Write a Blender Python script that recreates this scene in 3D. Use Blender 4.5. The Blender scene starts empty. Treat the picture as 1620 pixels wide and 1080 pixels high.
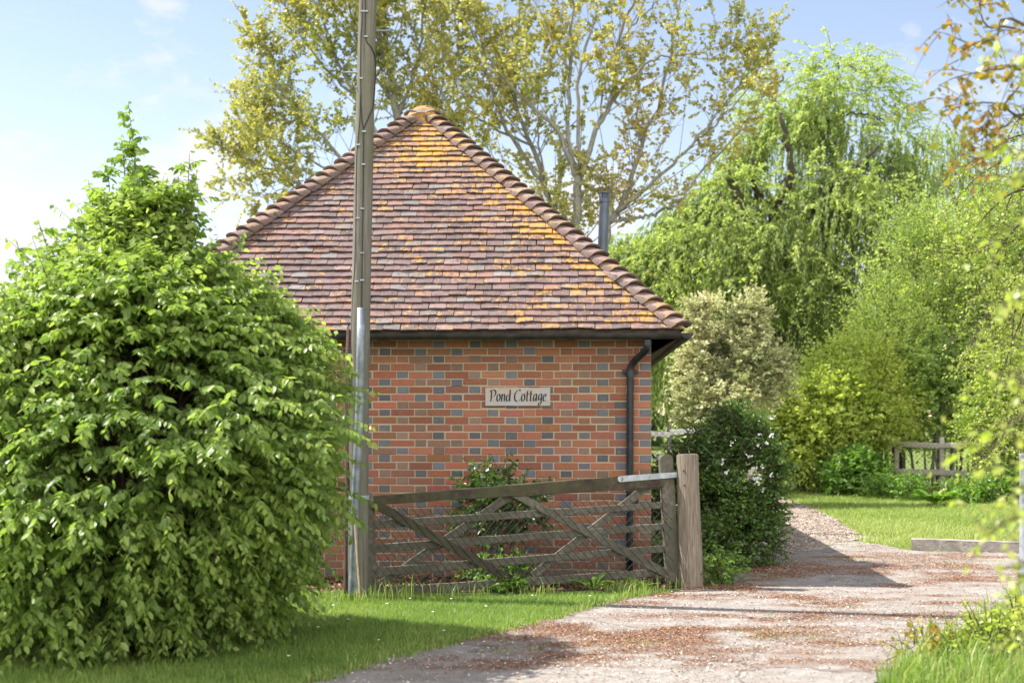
import bpy, math
import numpy as np

# ------------------------------------------------------------------ camera, sky, sun, exposure
SC = bpy.context.scene
COL = SC.collection
F = 2250.0            # focal length in photograph pixels (50 mm on 36 mm)
EYE = 1.53            # camera height
HZ = 660.0            # horizon row of the photograph
cam_d = bpy.data.cameras.new('camera')
cam_d.lens = 50.0
cam_d.sensor_width = 36.0
cam_d.shift_y = (HZ - 540.0) / 1620.0
cam_d.clip_start = 0.1
cam_d.clip_end = 2000.0
cam_d.dof.use_dof = True
cam_d.dof.focus_distance = 13.4
cam_d.dof.aperture_fstop = 2.2
cam = bpy.data.objects.new('camera', cam_d)
cam.location = (0, 0, EYE)
cam.rotation_euler = (math.radians(90), 0, 0)
COL.objects.link(cam)
SC.camera = cam

SUN = np.array([-0.80, 0.21, 1.0]); SUN = SUN / np.linalg.norm(SUN)
sun_el = math.asin(SUN[2]); sun_az = math.atan2(SUN[0], SUN[1])
sl = bpy.data.lights.new('sun', 'SUN')
sl.energy = 3.9
sl.angle = math.radians(0.5)
sl.color = (1.0, 0.965, 0.905)
so = bpy.data.objects.new('sun', sl)
from mathutils import Vector
so.rotation_euler = Vector(SUN).to_track_quat('Z', 'Y').to_euler()
so.location = (-20, 5, 25)
COL.objects.link(so)

wd = bpy.data.worlds.new('World'); SC.world = wd; wd.use_nodes = True
nt = wd.node_tree; nt.nodes.clear()
def wn(t, **k):
    n = nt.nodes.new(t)
    for a, b in k.items(): setattr(n, a, b)
    return n
w_out = wn('ShaderNodeOutputWorld'); w_bg = wn('ShaderNodeBackground')
w_sky = wn('ShaderNodeTexSky', sky_type='NISHITA', sun_disc=False)
w_sky.sun_elevation = sun_el; w_sky.sun_rotation = sun_az
w_sky.air_density = 1.0; w_sky.dust_density = 0.2; w_sky.ozone_density = 1.2
w_bg.inputs['Strength'].default_value = 0.12
tc = wn('ShaderNodeTexCoord')
nz = wn('ShaderNodeTexNoise'); nz.inputs['Scale'].default_value = 11.0; nz.inputs['Detail'].default_value = 8.0; nz.inputs['Roughness'].default_value = 0.6
mp = wn('ShaderNodeMapping'); mp.inputs['Scale'].default_value = (1, 1, 2.0); mp.inputs['Location'].default_value = (0.3, 0, 0.1)
nt.links.new(tc.outputs['Generated'], mp.inputs['Vector']); nt.links.new(mp.outputs[0], nz.inputs['Vector'])
# clouds: banks that stand in given directions of the sky, broken up by noise
def wmath(op, a, b=None, c=None, clamp=False):
    n = wn('ShaderNodeMath', operation=op, use_clamp=clamp)
    for i, v in enumerate((a, b, c)):
        if v is None: continue
        if isinstance(v, (int, float)): n.inputs[i].default_value = v
        else: nt.links.new(v, n.inputs[i])
    return n.outputs[0]
cover = None
for (px, py, rad, amp) in ((10, 355, 0.045, 0.34), (265, 280, 0.034, 0.40), (360, 262, 0.042, 0.44), (50, 410, 0.05, 0.22), (640, -10, 0.09, 0.16), (960, 330, 0.05, 0.35), (1480, 420, 0.07, 0.3), (240, -8, 0.03, 0.25), (-500, 200, 0.2, 0.4), (2100, 250, 0.2, 0.4)):
    d = np.array([(px - 810) / F, 1.0, (HZ - py) / F]); d /= np.linalg.norm(d)
    vd = wn('ShaderNodeVectorMath', operation='DISTANCE'); nt.links.new(tc.outputs['Generated'], vd.inputs[0]); vd.inputs[1].default_value = tuple(d)
    g = wmath('MULTIPLY', wmath('SUBTRACT', 1.0, wmath('DIVIDE', vd.outputs['Value'], rad), clamp=True), amp)
    cover = g if cover is None else wmath('ADD', cover, g)
# extra cloud added behind the camera, out of view, as fill light
w_s2 = wn('ShaderNodeSeparateXYZ'); nt.links.new(tc.outputs['Generated'], w_s2.inputs[0])
cover = wmath('ADD', cover, wmath('MULTIPLY', wmath('SUBTRACT', 0.0, w_s2.outputs['Y'], clamp=True), 0.5))
cf = wmath('MULTIPLY', wmath('SUBTRACT', wmath('ADD', nz.outputs['Fac'], cover), 0.60, clamp=True), 5.5, clamp=True)
w_mix = wn('ShaderNodeMix', data_type='RGBA')
w_tint = wn('ShaderNodeMix', data_type='RGBA', blend_type='MULTIPLY'); w_tint.inputs['Factor'].default_value = 1.0     # a paler, less cyan spring sky
nt.links.new(w_sky.outputs[0], w_tint.inputs['A']); w_tint.inputs['B'].default_value = (0.76, 0.635, 0.59, 1)
nt.links.new(cf, w_mix.inputs['Factor']); nt.links.new(w_tint.outputs['Result'], w_mix.inputs['A'])
w_cl = wn('ShaderNodeMix', data_type='RGBA')          # added unseen cloud behind the camera, boosted to fill the shaded front wall
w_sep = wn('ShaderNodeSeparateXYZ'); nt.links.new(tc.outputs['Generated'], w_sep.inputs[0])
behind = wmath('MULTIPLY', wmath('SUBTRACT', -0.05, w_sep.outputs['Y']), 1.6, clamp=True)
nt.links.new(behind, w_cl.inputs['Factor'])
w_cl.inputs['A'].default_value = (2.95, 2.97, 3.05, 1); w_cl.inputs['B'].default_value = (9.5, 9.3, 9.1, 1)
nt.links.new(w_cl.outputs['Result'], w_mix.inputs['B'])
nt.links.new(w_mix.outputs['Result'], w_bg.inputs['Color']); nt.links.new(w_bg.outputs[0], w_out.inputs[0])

SC.view_settings.view_transform = 'Standard'
SC.view_settings.look = 'None'
SC.view_settings.gamma = 1.0
SC.view_settings.exposure = 1.52

# ------------------------------------------------------------------ helpers
rng = np.random.default_rng(11)
A = lambda *v: np.array(v, float)
def nrm(v):
    v = np.asarray(v, float); return v / np.maximum(np.linalg.norm(v, axis=-1, keepdims=True), 1e-9)
def W(px, py, d):
    """The world point d metres into the scene that the photograph shows at (px, py)."""
    return A((px - 810) / F * d, d, EYE + (HZ - py) / F * d)
def G(px, py, z=0.0):
    d = F * (EYE - z) / (py - HZ); return A((px - 810) / F * d, d, z)

def _hash(i, seed):
    h = np.zeros(i.shape[:-1])
    for k, c in enumerate((127.1, 311.7, 74.7)[:i.shape[-1]]): h = h + i[..., k] * c
    h = np.sin(h + seed * 17.17) * 43758.5453
    return h - np.floor(h)
def vnoise(p, seed=0):
    p = np.asarray(p, float); i = np.floor(p); f = p - i; f = f * f * (3 - 2 * f)
    dim = p.shape[-1]; out = 0
    for c in range(2 ** dim):
        o = A(*[(c >> k) & 1 for k in range(dim)])
        w = np.prod(np.where(o == 1, f, 1 - f), axis=-1)
        out = out + w * _hash(i + o, seed)
    return out
def fbm(p, seed=0, oct=4):
    p = np.asarray(p, float); s = 0; a = 0.5; tot = 0
    for o in range(oct):
        s = s + a * vnoise(p * 2 ** o + 3.1 * o, seed + o); tot += a; a *= 0.55
    return s / tot

class Buf:
    def __init__(self): self.V, self.Fc, self.T, self.C, self.n = [], [], [], [], 0
    def add(self, V, faces, t=0.5, c=(1, 1, 1)):
        V = np.asarray(V, float).reshape(-1, 3); m = len(V)
        self.V.append(V)
        for f in faces:
            f = np.asarray(f, int)
            if f.ndim == 1: f = f[None]
            self.Fc.append(f + self.n)
        self.T.append(np.broadcast_to(np.asarray(t, float), (m,)))
        self.C.append(np.broadcast_to(np.asarray(c, float), (m, 3)))
        self.n += m
    def build(self, name, mat, parent=None, base=None, smooth=False):
        V = np.concatenate(self.V) if self.V else np.zeros((0, 3))
        if parent is not None: base = parent['_b'] if '_b' in parent.keys() else (0, 0, 0)
        base = A(*base) if base is not None else A(0, 0, 0)
        me = bpy.data.meshes.new(name)
        me.vertices.add(len(V)); me.vertices.foreach_set('co', (V - base).ravel())
        lv = np.concatenate([f.ravel() for f in self.Fc]); sz = np.concatenate([np.full(len(f), f.shape[1]) for f in self.Fc])
        st = np.concatenate(([0], np.cumsum(sz)[:-1]))
        me.loops.add(len(lv)); me.loops.foreach_set('vertex_index', lv.astype(np.int32))
        me.polygons.add(len(sz)); me.polygons.foreach_set('loop_start', st.astype(np.int32))
        me.polygons.foreach_set('use_smooth', np.full(len(sz), smooth))
        a = me.attributes.new('t', 'FLOAT', 'POINT'); a.data.foreach_set('value', np.concatenate(self.T))
        c = me.attributes.new('col', 'FLOAT_COLOR', 'POINT')
        c.data.foreach_set('color', np.concatenate((np.concatenate(self.C), np.ones((len(V), 1))), 1).ravel())
        me.update(calc_edges=True)
        me.materials.append(mat)
        o = bpy.data.objects.new(name, me); COL.objects.link(o)
        if parent is not None:
            o.parent = parent; o['_b'] = tuple(base)
        else:
            o.location = tuple(base); o['_b'] = tuple(base)
        return o

def thing(name, label, cat, loc, group=None):
    o = bpy.data.objects.new(name, None); COL.objects.link(o)
    o.location = tuple(loc); o['_b'] = tuple(float(v) for v in loc); o.empty_display_size = 0.2
    return tag(o, label, cat, group)
def tag(o, label=None, cat=None, group=None, kind=None):
    if label: o['label'] = label
    if cat: o['category'] = cat
    if group: o['group'] = group
    if kind: o['kind'] = kind
    return o

BOXF = np.array([[0, 3, 2, 1], [4, 5, 6, 7], [0, 1, 5, 4], [1, 2, 6, 5], [2, 3, 7, 6], [3, 0, 4, 7]])
def box(B, c, ax, ay, az, **k):
    """Box with centre c and half-axis vectors ax, ay, az."""
    c, ax, ay, az = (np.asarray(v, float) for v in (c, ax, ay, az))
    V = [c + sx * ax + sy * ay + sz * az for sz in (-1, 1) for sx, sy in ((-1, -1), (1, -1), (1, 1), (-1, 1))]
    B.add(V, [BOXF], **k)
def beam(B, p0, p1, w0, w1, n, th, seg=10, wob=0.0015, **k):
    """A sawn board from p0 to p1, w wide across, th thick along n (p0, p1 on its middle); its edges are a little uneven."""
    p0, p1, n = A(*p0), A(*p1), nrm(n)
    t = nrm(p1 - p0); s = nrm(np.cross(n, t))
    u = np.linspace(0, 1, seg + 1)[:, None]
    P = p0 + (p1 - p0) * u; w = (w0 + (w1 - w0) * u) / 2
    b = min(0.004, th * 0.2)
    prof = [(-1, -1, 0, 1), (-1, -1, 1, 0), (1, -1, -1, 0), (1, -1, 0, 1), (1, 1, 0, -1), (1, 1, -1, 0), (-1, 1, 1, 0), (-1, 1, 0, -1)]
    R = []
    for (a, c, da, dc) in prof:
        jw = rng.normal(0, wob, (seg + 1, 1))
        R.append(P + s * (a * w + da * b + jw) + n * (c * th / 2 + dc * b))
    V = np.stack(R, 1).reshape(-1, 3)
    f = []
    for i in range(seg):
        for j in range(8):
            f.append([i * 8 + j, i * 8 + (j + 1) % 8, (i + 1) * 8 + (j + 1) % 8, (i + 1) * 8 + j])
    B.add(V, [np.array(f), np.arange(8)[::-1], np.arange(8) + seg * 8], **k)

def tubes(B, paths, radii, sides=6, t=0.5, caps=True, c=(1, 1, 1)):
    paths = np.asarray(paths, float)
    if paths.ndim == 2: paths = paths[None]
    n, k, _ = paths.shape
    r = np.broadcast_to(np.asarray(radii, float), (n, k))
    T = nrm(np.gradient(paths, axis=1)); m = nrm(T.mean(1))
    ref = np.where(np.abs(m[:, 2:3]) > 0.8, A(1, 0, 0.05), A(0, 0.05, 1))[:, None, :]
    X = nrm(np.cross(T, ref)); Y = np.cross(T, X)
    a = np.arange(sides) * 2 * np.pi / sides
    V = paths[:, :, None] + r[:, :, None, None] * (X[:, :, None] * np.cos(a)[:, None] + Y[:, :, None] * np.sin(a)[:, None])
    I = np.arange(n * k * sides).reshape(n, k, sides); J = np.roll(I, -1, 2)
    f = np.stack((I[:, :-1], I[:, 1:], J[:, 1:], J[:, :-1]), -1).reshape(-1, 4)
    fs = [f]
    if caps: fs += [I[:, 0, :], I[:, -1, ::-1]]
    tt = np.broadcast_to(np.asarray(t, float).reshape(-1, 1) if np.ndim(t) else t, (n, k * sides)).ravel()
    B.add(V, fs, t=tt, c=c)
def curve(pts, k=24):
    """Catmull-Rom through pts, k points."""
    p = np.asarray(pts, float); p = np.concatenate((2 * p[:1] - p[1:2], p, 2 * p[-1:] - p[-2:-1]))
    n = len(p) - 3; u = np.linspace(0, n - 1e-6, k); i = u.astype(int); f = (u - i)[:, None]
    a, b, c, d = p[i], p[i + 1], p[i + 2], p[i + 3]
    return 0.5 * (2 * b + (c - a) * f + (2 * a - 5 * b + 4 * c - d) * f ** 2 + (3 * b - a - 3 * c + d) * f ** 3)
def in_poly(P, poly):
    x, y = P[:, 0], P[:, 1]; r = np.zeros(len(P), bool); n = len(poly)
    for i in range(n):
        (x0, y0), (x1, y1) = poly[i][:2], poly[i - 1][:2]
        hit = ((y0 > y) != (y1 > y)) & (x < (x1 - x0) * (y - y0) / (y1 - y0 + 1e-12) + x0); r ^= hit
    return r

# ------------------------------------------------------------------ materials
class NT:
    def __init__(s, name):
        s.m = bpy.data.materials.new(name); s.m.use_nodes = True; s.t = s.m.node_tree; s.t.nodes.clear()
        s.out = s.n('ShaderNodeOutputMaterial'); s.tc = s.n('ShaderNodeTexCoord')
    def n(s, ty, **k):
        x = s.t.nodes.new(ty)
        for a, b in k.items(): setattr(x, a, b)
        return x
    def set(s, sock, v):
        if hasattr(v, 'is_output'): s.t.links.new(v, sock)
        elif isinstance(v, (tuple, list)) and sock.type == 'RGBA' and len(v) == 3: sock.default_value = (*v, 1)
        else: sock.default_value = v
    def noise(s, scale, detail=5, rough=0.55, stretch=None, vec=None):
        x = s.n('ShaderNodeTexNoise'); x.inputs['Scale'].default_value = scale; x.inputs['Detail'].default_value = detail; x.inputs['Roughness'].default_value = rough
        v = vec or s.tc.outputs['Object']
        if stretch:
            mpn = s.n('ShaderNodeMapping'); mpn.inputs['Scale'].default_value = stretch; s.t.links.new(v, mpn.inputs['Vector']); v = mpn.outputs[0]
        s.t.links.new(v, x.inputs['Vector']); return x.outputs['Fac']
    def ramp(s, fac, stops):
        x = s.n('ShaderNodeValToRGB'); e = x.color_ramp.elements
        while len(e) < len(stops): e.new(0.5)
        for i, (p, c) in enumerate(stops):
            e[i].position = p; e[i].color = (*c, 1) if not isinstance(c, (int, float)) else (c, c, c, 1)
        s.t.links.new(fac, x.inputs[0]); return x.outputs[0]
    def mix(s, fac, a, b, mode='MIX'):
        x = s.n('ShaderNodeMix', data_type='RGBA', blend_type=mode)
        s.set(x.inputs['Factor'], fac); s.set(x.inputs['A'], a); s.set(x.inputs['B'], b); return x.outputs['Result']
    def math(s, op, a, b=0.0, clamp=False):
        x = s.n('ShaderNodeMath', operation=op, use_clamp=clamp); s.set(x.inputs[0], a); s.set(x.inputs[1], b); return x.outputs[0]
    def attr(s, name): 
        x = s.n('ShaderNodeAttribute', attribute_name=name); return x.outputs['Fac'] if name == 't' else x.outputs['Color']
    def bump(s, h, strength=0.4, dist=0.01):
        x = s.n('ShaderNodeBump'); x.inputs['Strength'].default_value = strength; x.inputs['Distance'].default_value = dist
        s.t.links.new(h, x.inputs['Height']); return x.outputs[0]
    def bsdf(s, color, rough=0.8, metal=0.0, normal=None, spec=0.4):
        p = s.n('ShaderNodeBsdfPrincipled'); s.set(p.inputs['Base Color'], color); s.set(p.inputs['Roughness'], rough); p.inputs['Metallic'].default_value = metal
        p.inputs['Specular IOR Level'].default_value = spec
        if normal: s.t.links.new(normal, p.inputs['Normal'])
        return p.outputs[0]
    def done(s, sh): s.t.links.new(sh, s.out.inputs[0]); return s.m

def leaf_mat(name, cols, tr=0.4, rough=0.5, gain=(1.5, 1.75, 0.55), spec=0.35):
    """Leaf: colour drawn per leaf along cols; light also comes through the blade."""
    m = NT(name)
    c = m.ramp(m.attr('t'), [(i / (len(cols) - 1), k) for i, k in enumerate(cols)])
    d = m.bsdf(c, rough, spec=spec)
    vm = m.n('ShaderNodeVectorMath', operation='MULTIPLY'); m.t.links.new(c, vm.inputs[0]); vm.inputs[1].default_value = gain
    tl = m.n('ShaderNodeBsdfTranslucent'); m.t.links.new(vm.outputs[0], tl.inputs['Color'])
    mx = m.n('ShaderNodeMixShader'); mx.inputs[0].default_value = tr
    m.t.links.new(d, mx.inputs[1]); m.t.links.new(tl.outputs[0], mx.inputs[2])
    return m.done(mx.outputs[0])
def wood_mat(name, dark, mid, pale, stretch=(30, 30, 1.2), green=None, crack=0.6):
    m = NT(name)
    g = m.noise(3.0, 6, 0.6, stretch); b = m.noise(6, 3)
    c = m.ramp(g, [(0.30, dark), (0.5, mid), (0.72, pale)])
    c = m.mix(m.math('MULTIPLY', m.ramp(b, [(0.42, 0.0), (0.65, 1.0)]), 0.5), c, mid)
    if green:
        gm = m.ramp(m.noise(2.3, 5, 0.65), [(0.40, 0.0), (0.62, 1.0)]); c = m.mix(m.math('MULTIPLY', gm, 0.8), c, green)
    c = m.mix(1.0, c, m.attr('col'), 'MULTIPLY')
    return m.done(m.bsdf(c, 0.85, normal=m.bump(g, crack, 0.008), spec=0.25))
def plain_mat(name, col, rough=0.5, metal=0.0, var=0.25, scale=8, bump=0.15):
    m = NT(name); f = m.noise(scale, 6, 0.6)
    c = m.mix(m.ramp(f, [(0.35, 0.0), (0.7, 1.0)]), tuple(v * (1 - var) for v in col), tuple(min(1, v * (1 + var)) for v in col))
    return m.done(m.bsdf(c, rough, metal, m.bump(f, bump, 0.004)))

M = {}
m = NT('brick'); c = m.attr('col'); n1 = m.noise(9, 6, 0.65); n2 = m.noise(70, 4, 0.6)
c = m.mix(m.ramp(n1, [(0.3, 0.0), (0.75, 0.45)]), c, m.mix(0.5, c, (0.16, 0.10, 0.085)))
c = m.mix(m.ramp(n2, [(0.5, 0.0), (0.8, 0.35)]), c, (0.30, 0.20, 0.14))
n5 = m.noise(26, 7, 0.72); n6 = m.noise(1.1, 5, 0.6)
c = m.mix(m.ramp(n5, [(0.50, 0.0), (0.68, 0.75)]), c, m.mix(0.35, c, (0.055, 0.045, 0.045)))
c = m.mix(m.ramp(m.noise(34, 5, 0.7, (1, 1, 1.3)), [(0.60, 0.0), (0.74, 0.6)]), c, (0.36, 0.25, 0.17))
c = m.mix(m.ramp(n6, [(0.46, 0.0), (0.72, 0.35)]), c, (0.13, 0.095, 0.075))
M['brick'] = m.done(m.bsdf(c, 0.88, normal=m.bump(n2, 0.5, 0.004), spec=0.25))
m = NT('mortar'); n = m.noise(40, 5, 0.6); n2 = m.noise(2.5, 4)
c = m.mix(n, (0.27, 0.22, 0.15), (0.44, 0.365, 0.255)); c = m.mix(m.ramp(n2, [(0.45, 0.0), (0.7, 0.5)]), c, (0.30, 0.25, 0.19))
M['mortar'] = m.done(m.bsdf(c, 0.95, normal=m.bump(n, 0.5, 0.004), spec=0.2))
m = NT('roof_tile'); c = m.attr('col'); n1 = m.noise(4, 6, 0.65); n2 = m.noise(55, 5, 0.65); n3 = m.noise(11, 8, 0.7); n4 = m.noise(26, 6, 0.7)
c = m.mix(m.ramp(n1, [(0.4, 0.0), (0.7, 0.5)]), c, (0.15, 0.115, 0.115))
c = m.mix(m.ramp(n2, [(0.52, 0.0), (0.78, 0.6)]), c, (0.29, 0.25, 0.24))                # pale crustose lichen
c = m.mix(m.ramp(m.noise(17, 7, 0.7), [(0.55, 0.0), (0.64, 0.9)]), c, (0.06, 0.052, 0.046))   # moss and soot
lm = m.math('ADD', m.math('MULTIPLY', n3, 0.42), m.math('MULTIPLY', n4, 0.58)); lm = m.math('ADD', lm, m.math('MULTIPLY', m.attr('t'), 0.34))
lf = m.ramp(lm, [(0.665, 0.0), (0.705, 1.0)])
lc = m.mix(m.noise(60, 4), (0.33, 0.165, 0.035), (0.48, 0.26, 0.06))
c = m.mix(lf, c, lc)
M['tile'] = m.done(m.bsdf(c, 0.85, normal=m.bump(n2, 0.5, 0.006), spec=0.3))
M['iron'] = plain_mat('black_iron', (0.012, 0.015, 0.02), 0.42, 0.0, 0.6, 12, 0.3)
M['gutter'] = plain_mat('old_gutter', (0.022, 0.020, 0.019), 0.55, 0.0, 0.7, 7, 0.4)
M['soffit'] = plain_mat('eaves_boarding', (0.05, 0.036, 0.026), 0.9, 0, 0.5, 14, 0.5)
M['flue'] = plain_mat('flue_steel', (0.085, 0.10, 0.125), 0.38, 0.55, 0.2, 6, 0.1)
M['galv'] = plain_mat('galvanised_steel', (0.21, 0.24, 0.27), 0.55, 0.5, 0.4, 10, 0.12)
M['zinc'] = plain_mat('dull_zinc', (0.34, 0.37, 0.40), 0.6, 0.3, 0.3, 14, 0.2)
M['rust'] = plain_mat('rusty_iron', (0.12, 0.065, 0.04), 0.8, 0.3, 0.5, 30, 0.4)
M['cable'] = plain_mat('black_cable', (0.012, 0.012, 0.014), 0.5, 0, 0.3, 8, 0.05)
M['brown_pipe'] = plain_mat('brown_conduit', (0.13, 0.075, 0.06), 0.6, 0, 0.3, 10, 0.2)
M['cane'] = plain_mat('bamboo', (0.48, 0.34, 0.19), 0.6, 0, 0.25, 20, 0.2)
M['pole'] = wood_mat('pole_wood', (0.075, 0.068, 0.055), (0.15, 0.135, 0.115), (0.24, 0.22, 0.195), (26, 26, 0.9), green=(0.115, 0.112, 0.078))
M['gatewood'] = wood_mat('weathered_oak', (0.060, 0.053, 0.042), (0.125, 0.112, 0.090), (0.21, 0.19, 0.155), (9, 9, 9), green=(0.078, 0.074, 0.052))
M['darkrail'] = wood_mat('damp_rail', (0.022, 0.016, 0.013), (0.045, 0.034, 0.027), (0.09, 0.07, 0.052), (7, 7, 7), green=(0.07, 0.07, 0.035))
M['post'] = wood_mat('post_wood', (0.085, 0.065, 0.048), (0.19, 0.155, 0.12), (0.31, 0.265, 0.22), (30, 30, 1.4), crack=0.9)
M['sleeper'] = wood_mat('sleeper_wood', (0.10, 0.085, 0.075), (0.30, 0.265, 0.24), (0.46, 0.42, 0.39), (1.5, 30, 40), crack=1.0)
M['palewood'] = wood_mat('grey_fence_wood', (0.36, 0.32, 0.27), (0.52, 0.47, 0.41), (0.64, 0.59, 0.53), (3, 20, 20))
M['white'] = plain_mat('white_paint', (0.72, 0.71, 0.66), 0.6, 0, 0.12, 9, 0.1)
m = NT('name_board_wood'); g = m.noise(3, 6, 0.6, (4, 40, 40)); n = m.noise(3.2, 4)
c = m.ramp(g, [(0.3, (0.28, 0.23, 0.18)), (0.7, (0.42, 0.37, 0.31))]); c = m.mix(m.ramp(n, [(0.42, 0.0), (0.66, 0.9)]), c, (0.33, 0.34, 0.37))
M['board'] = m.done(m.bsdf(c, 0.8, normal=m.bump(g, 0.4, 0.004)))
M['ink'] = plain_mat('painted_lettering', (0.018, 0.016, 0.02), 0.6, 0, 0.2, 30, 0)
M['bark'] = wood_mat('grey_bark', (0.09, 0.085, 0.07), (0.19, 0.18, 0.155), (0.30, 0.29, 0.26), (14, 14, 2.5))
M['dark_bark'] = wood_mat('dark_bark', (0.03, 0.025, 0.02), (0.07, 0.058, 0.045), (0.13, 0.11, 0.085), (12, 12, 2.0))
M['twig'] = plain_mat('twig_bark', (0.085, 0.062, 0.045), 0.85, 0, 0.4, 20, 0.2)
M['wire'] = plain_mat('fence_wire', (0.05, 0.055, 0.05), 0.5, 0.3, 0.3, 20, 0)
# ground
m = NT('lawn_ground'); n = m.noise(1.2, 6, 0.6); n2 = m.noise(30, 5, 0.65)
c = m.mix(n2, (0.09, 0.13, 0.03), (0.18, 0.23, 0.06)); c = m.mix(m.ramp(n, [(0.35, 0.0), (0.7, 0.5)]), c, (0.16, 0.19, 0.062))
M['lawn'] = m.done(m.bsdf(c, 0.95, normal=m.bump(n2, 0.8, 0.02), spec=0.15))
m = NT('concrete_drive'); n = m.noise(1.1, 7, 0.62); n2 = m.noise(55, 6, 0.7); n3 = m.noise(5, 6, 0.65)
c = m.ramp(n3, [(0.3, (0.20, 0.178, 0.158)), (0.6, (0.325, 0.295, 0.268)), (0.8, (0.40, 0.37, 0.345))])
c = m.mix(m.ramp(n, [(0.42, 0.0), (0.68, 0.55)]), c, (0.235, 0.195, 0.16))
c = m.mix(m.ramp(n2, [(0.52, 0.0), (0.72, 0.7)]), c, (0.11, 0.093, 0.08))
c = m.mix(m.math('MULTIPLY', m.attr('t'), m.ramp(n2, [(0.35, 0.35), (0.6, 1.0)])), c, (0.165, 0.088, 0.052))
ck = m.n('ShaderNodeTexVoronoi', feature='DISTANCE_TO_EDGE'); ck.inputs['Scale'].default_value = 0.42
wv = m.n('ShaderNodeVectorMath', operation='ADD'); m.t.links.new(m.tc.outputs['Object'], wv.inputs[0])
nzv = m.n('ShaderNodeTexNoise'); nzv.inputs['Scale'].default_value = 1.7; nzv.inputs['Detail'].default_value = 6; m.t.links.new(m.tc.outputs['Object'], nzv.inputs['Vector']); m.t.links.new(nzv.outputs['Color'], wv.inputs[1])
m.t.links.new(wv.outputs[0], ck.inputs['Vector'])
crk = m.ramp(ck.outputs['Distance'], [(0.0, 1.0), (0.010, 0.0)])
c = m.mix(m.math('MULTIPLY', crk, 0.75), c, (0.07, 0.05, 0.035))
M['drive'] = m.done(m.bsdf(c, 0.9, normal=m.bump(m.math('ADD', n2, m.math('MULTIPLY', n3, 1.5)), 0.7, 0.012), spec=0.25))
m = NT('gravel_path'); v = m.n('ShaderNodeTexVoronoi'); v.inputs['Scale'].default_value = 26; m.t.links.new(m.tc.outputs['Object'], v.inputs['Vector'])
c = m.mix(0.55, m.ramp(v.outputs['Color'], [(0.1, (0.24, 0.19, 0.145)), (0.9, (0.54, 0.46, 0.38))]), m.ramp(m.noise(2.5), [(0.3, (0.30, 0.25, 0.20)), (0.7, (0.48, 0.42, 0.36))]))
M['gravel'] = m.done(m.bsdf(c, 0.9, normal=m.bump(v.outputs['Distance'], 0.9, 0.03)))
m = NT('soil'); n = m.noise(22, 7, 0.7)
M['soil'] = m.done(m.bsdf(m.ramp(n, [(0.3, (0.022, 0.016, 0.011)), (0.6, (0.07, 0.05, 0.035)), (0.8, (0.16, 0.115, 0.08))]), 0.95, normal=m.bump(n, 1.0, 0.04)))
m = NT('leaf_litter'); M['litter'] = m.done(m.bsdf(m.ramp(m.attr('t'), [(0.0, (0.075, 0.035, 0.020)), (0.45, (0.215, 0.092, 0.043)), (0.8, (0.36, 0.185, 0.095)), (1.0, (0.46, 0.30, 0.18))]), 0.8))
m = NT('pebbles'); M['pebble'] = m.done(m.bsdf(m.ramp(m.attr('t'), [(0.0, (0.17, 0.13, 0.10)), (0.6, (0.40, 0.33, 0.27)), (1.0, (0.56, 0.49, 0.43))]), 0.85))
M['grass'] = leaf_mat('grass_blades', [(0.09, 0.155, 0.035), (0.165, 0.25, 0.055), (0.25, 0.335, 0.08), (0.40, 0.39, 0.17)], 0.4, 0.5, (1.3, 1.5, 0.6))
M['fargrass'] = leaf_mat('mown_grass', [(0.17, 0.24, 0.05), (0.26, 0.33, 0.08), (0.34, 0.39, 0.12), (0.43, 0.43, 0.18)], 0.35, 0.55, (1.2, 1.35, 0.7))
M['hornbeam'] = leaf_mat('hornbeam_leaf', [(0.085, 0.145, 0.036), (0.155, 0.24, 0.055), (0.235, 0.325, 0.075), (0.34, 0.41, 0.11)], 0.48, 0.42, (1.45, 1.55, 0.75), 0.5)
M['poplar'] = leaf_mat('bronze_poplar_leaf', [(0.21, 0.25, 0.08), (0.34, 0.36, 0.11), (0.44, 0.40, 0.125), (0.45, 0.32, 0.14)], 0.45, 0.42, (1.35, 1.3, 0.6), 0.5)
M['willow'] = leaf_mat('willow_leaf', [(0.18, 0.245, 0.10), (0.28, 0.355, 0.135), (0.37, 0.44, 0.155), (0.46, 0.51, 0.165)], 0.52, 0.5, (1.35, 1.5, 0.7))
M['variegated'] = leaf_mat('cream_edged_leaf', [(0.13, 0.18, 0.075), (0.30, 0.33, 0.15), (0.50, 0.49, 0.26), (0.62, 0.58, 0.36)], 0.3, 0.5, (1.2, 1.25, 0.8))
M['laurel'] = leaf_mat('dark_shrub_leaf', [(0.028, 0.06, 0.013), (0.055, 0.115, 0.022), (0.09, 0.17, 0.03), (0.17, 0.25, 0.045)], 0.3, 0.35, (1.3, 1.6, 0.5), 0.5)
M['hedge'] = leaf_mat('hedge_leaf', [(0.15, 0.23, 0.075), (0.27, 0.36, 0.115), (0.38, 0.465, 0.155), (0.49, 0.54, 0.20)], 0.52, 0.5, (1.4, 1.55, 0.6))
M['yellowhedge'] = leaf_mat('golden_shrub_leaf', [(0.19, 0.27, 0.06), (0.33, 0.42, 0.09), (0.45, 0.52, 0.12), (0.54, 0.55, 0.16)], 0.55, 0.5, (1.35, 1.4, 0.6))
M['birch'] = leaf_mat('birch_leaf', [(0.14, 0.22, 0.035), (0.24, 0.33, 0.055), (0.34, 0.41, 0.085), (0.44, 0.46, 0.14)], 0.5, 0.4, (1.4, 1.5, 0.6), 0.5)
M['aspen'] = leaf_mat('coppery_aspen_leaf', [(0.16, 0.19, 0.028), (0.30, 0.29, 0.045), (0.36, 0.23, 0.050), (0.34, 0.13, 0.05)], 0.45, 0.4, (1.4, 1.25, 0.6), 0.5)
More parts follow.
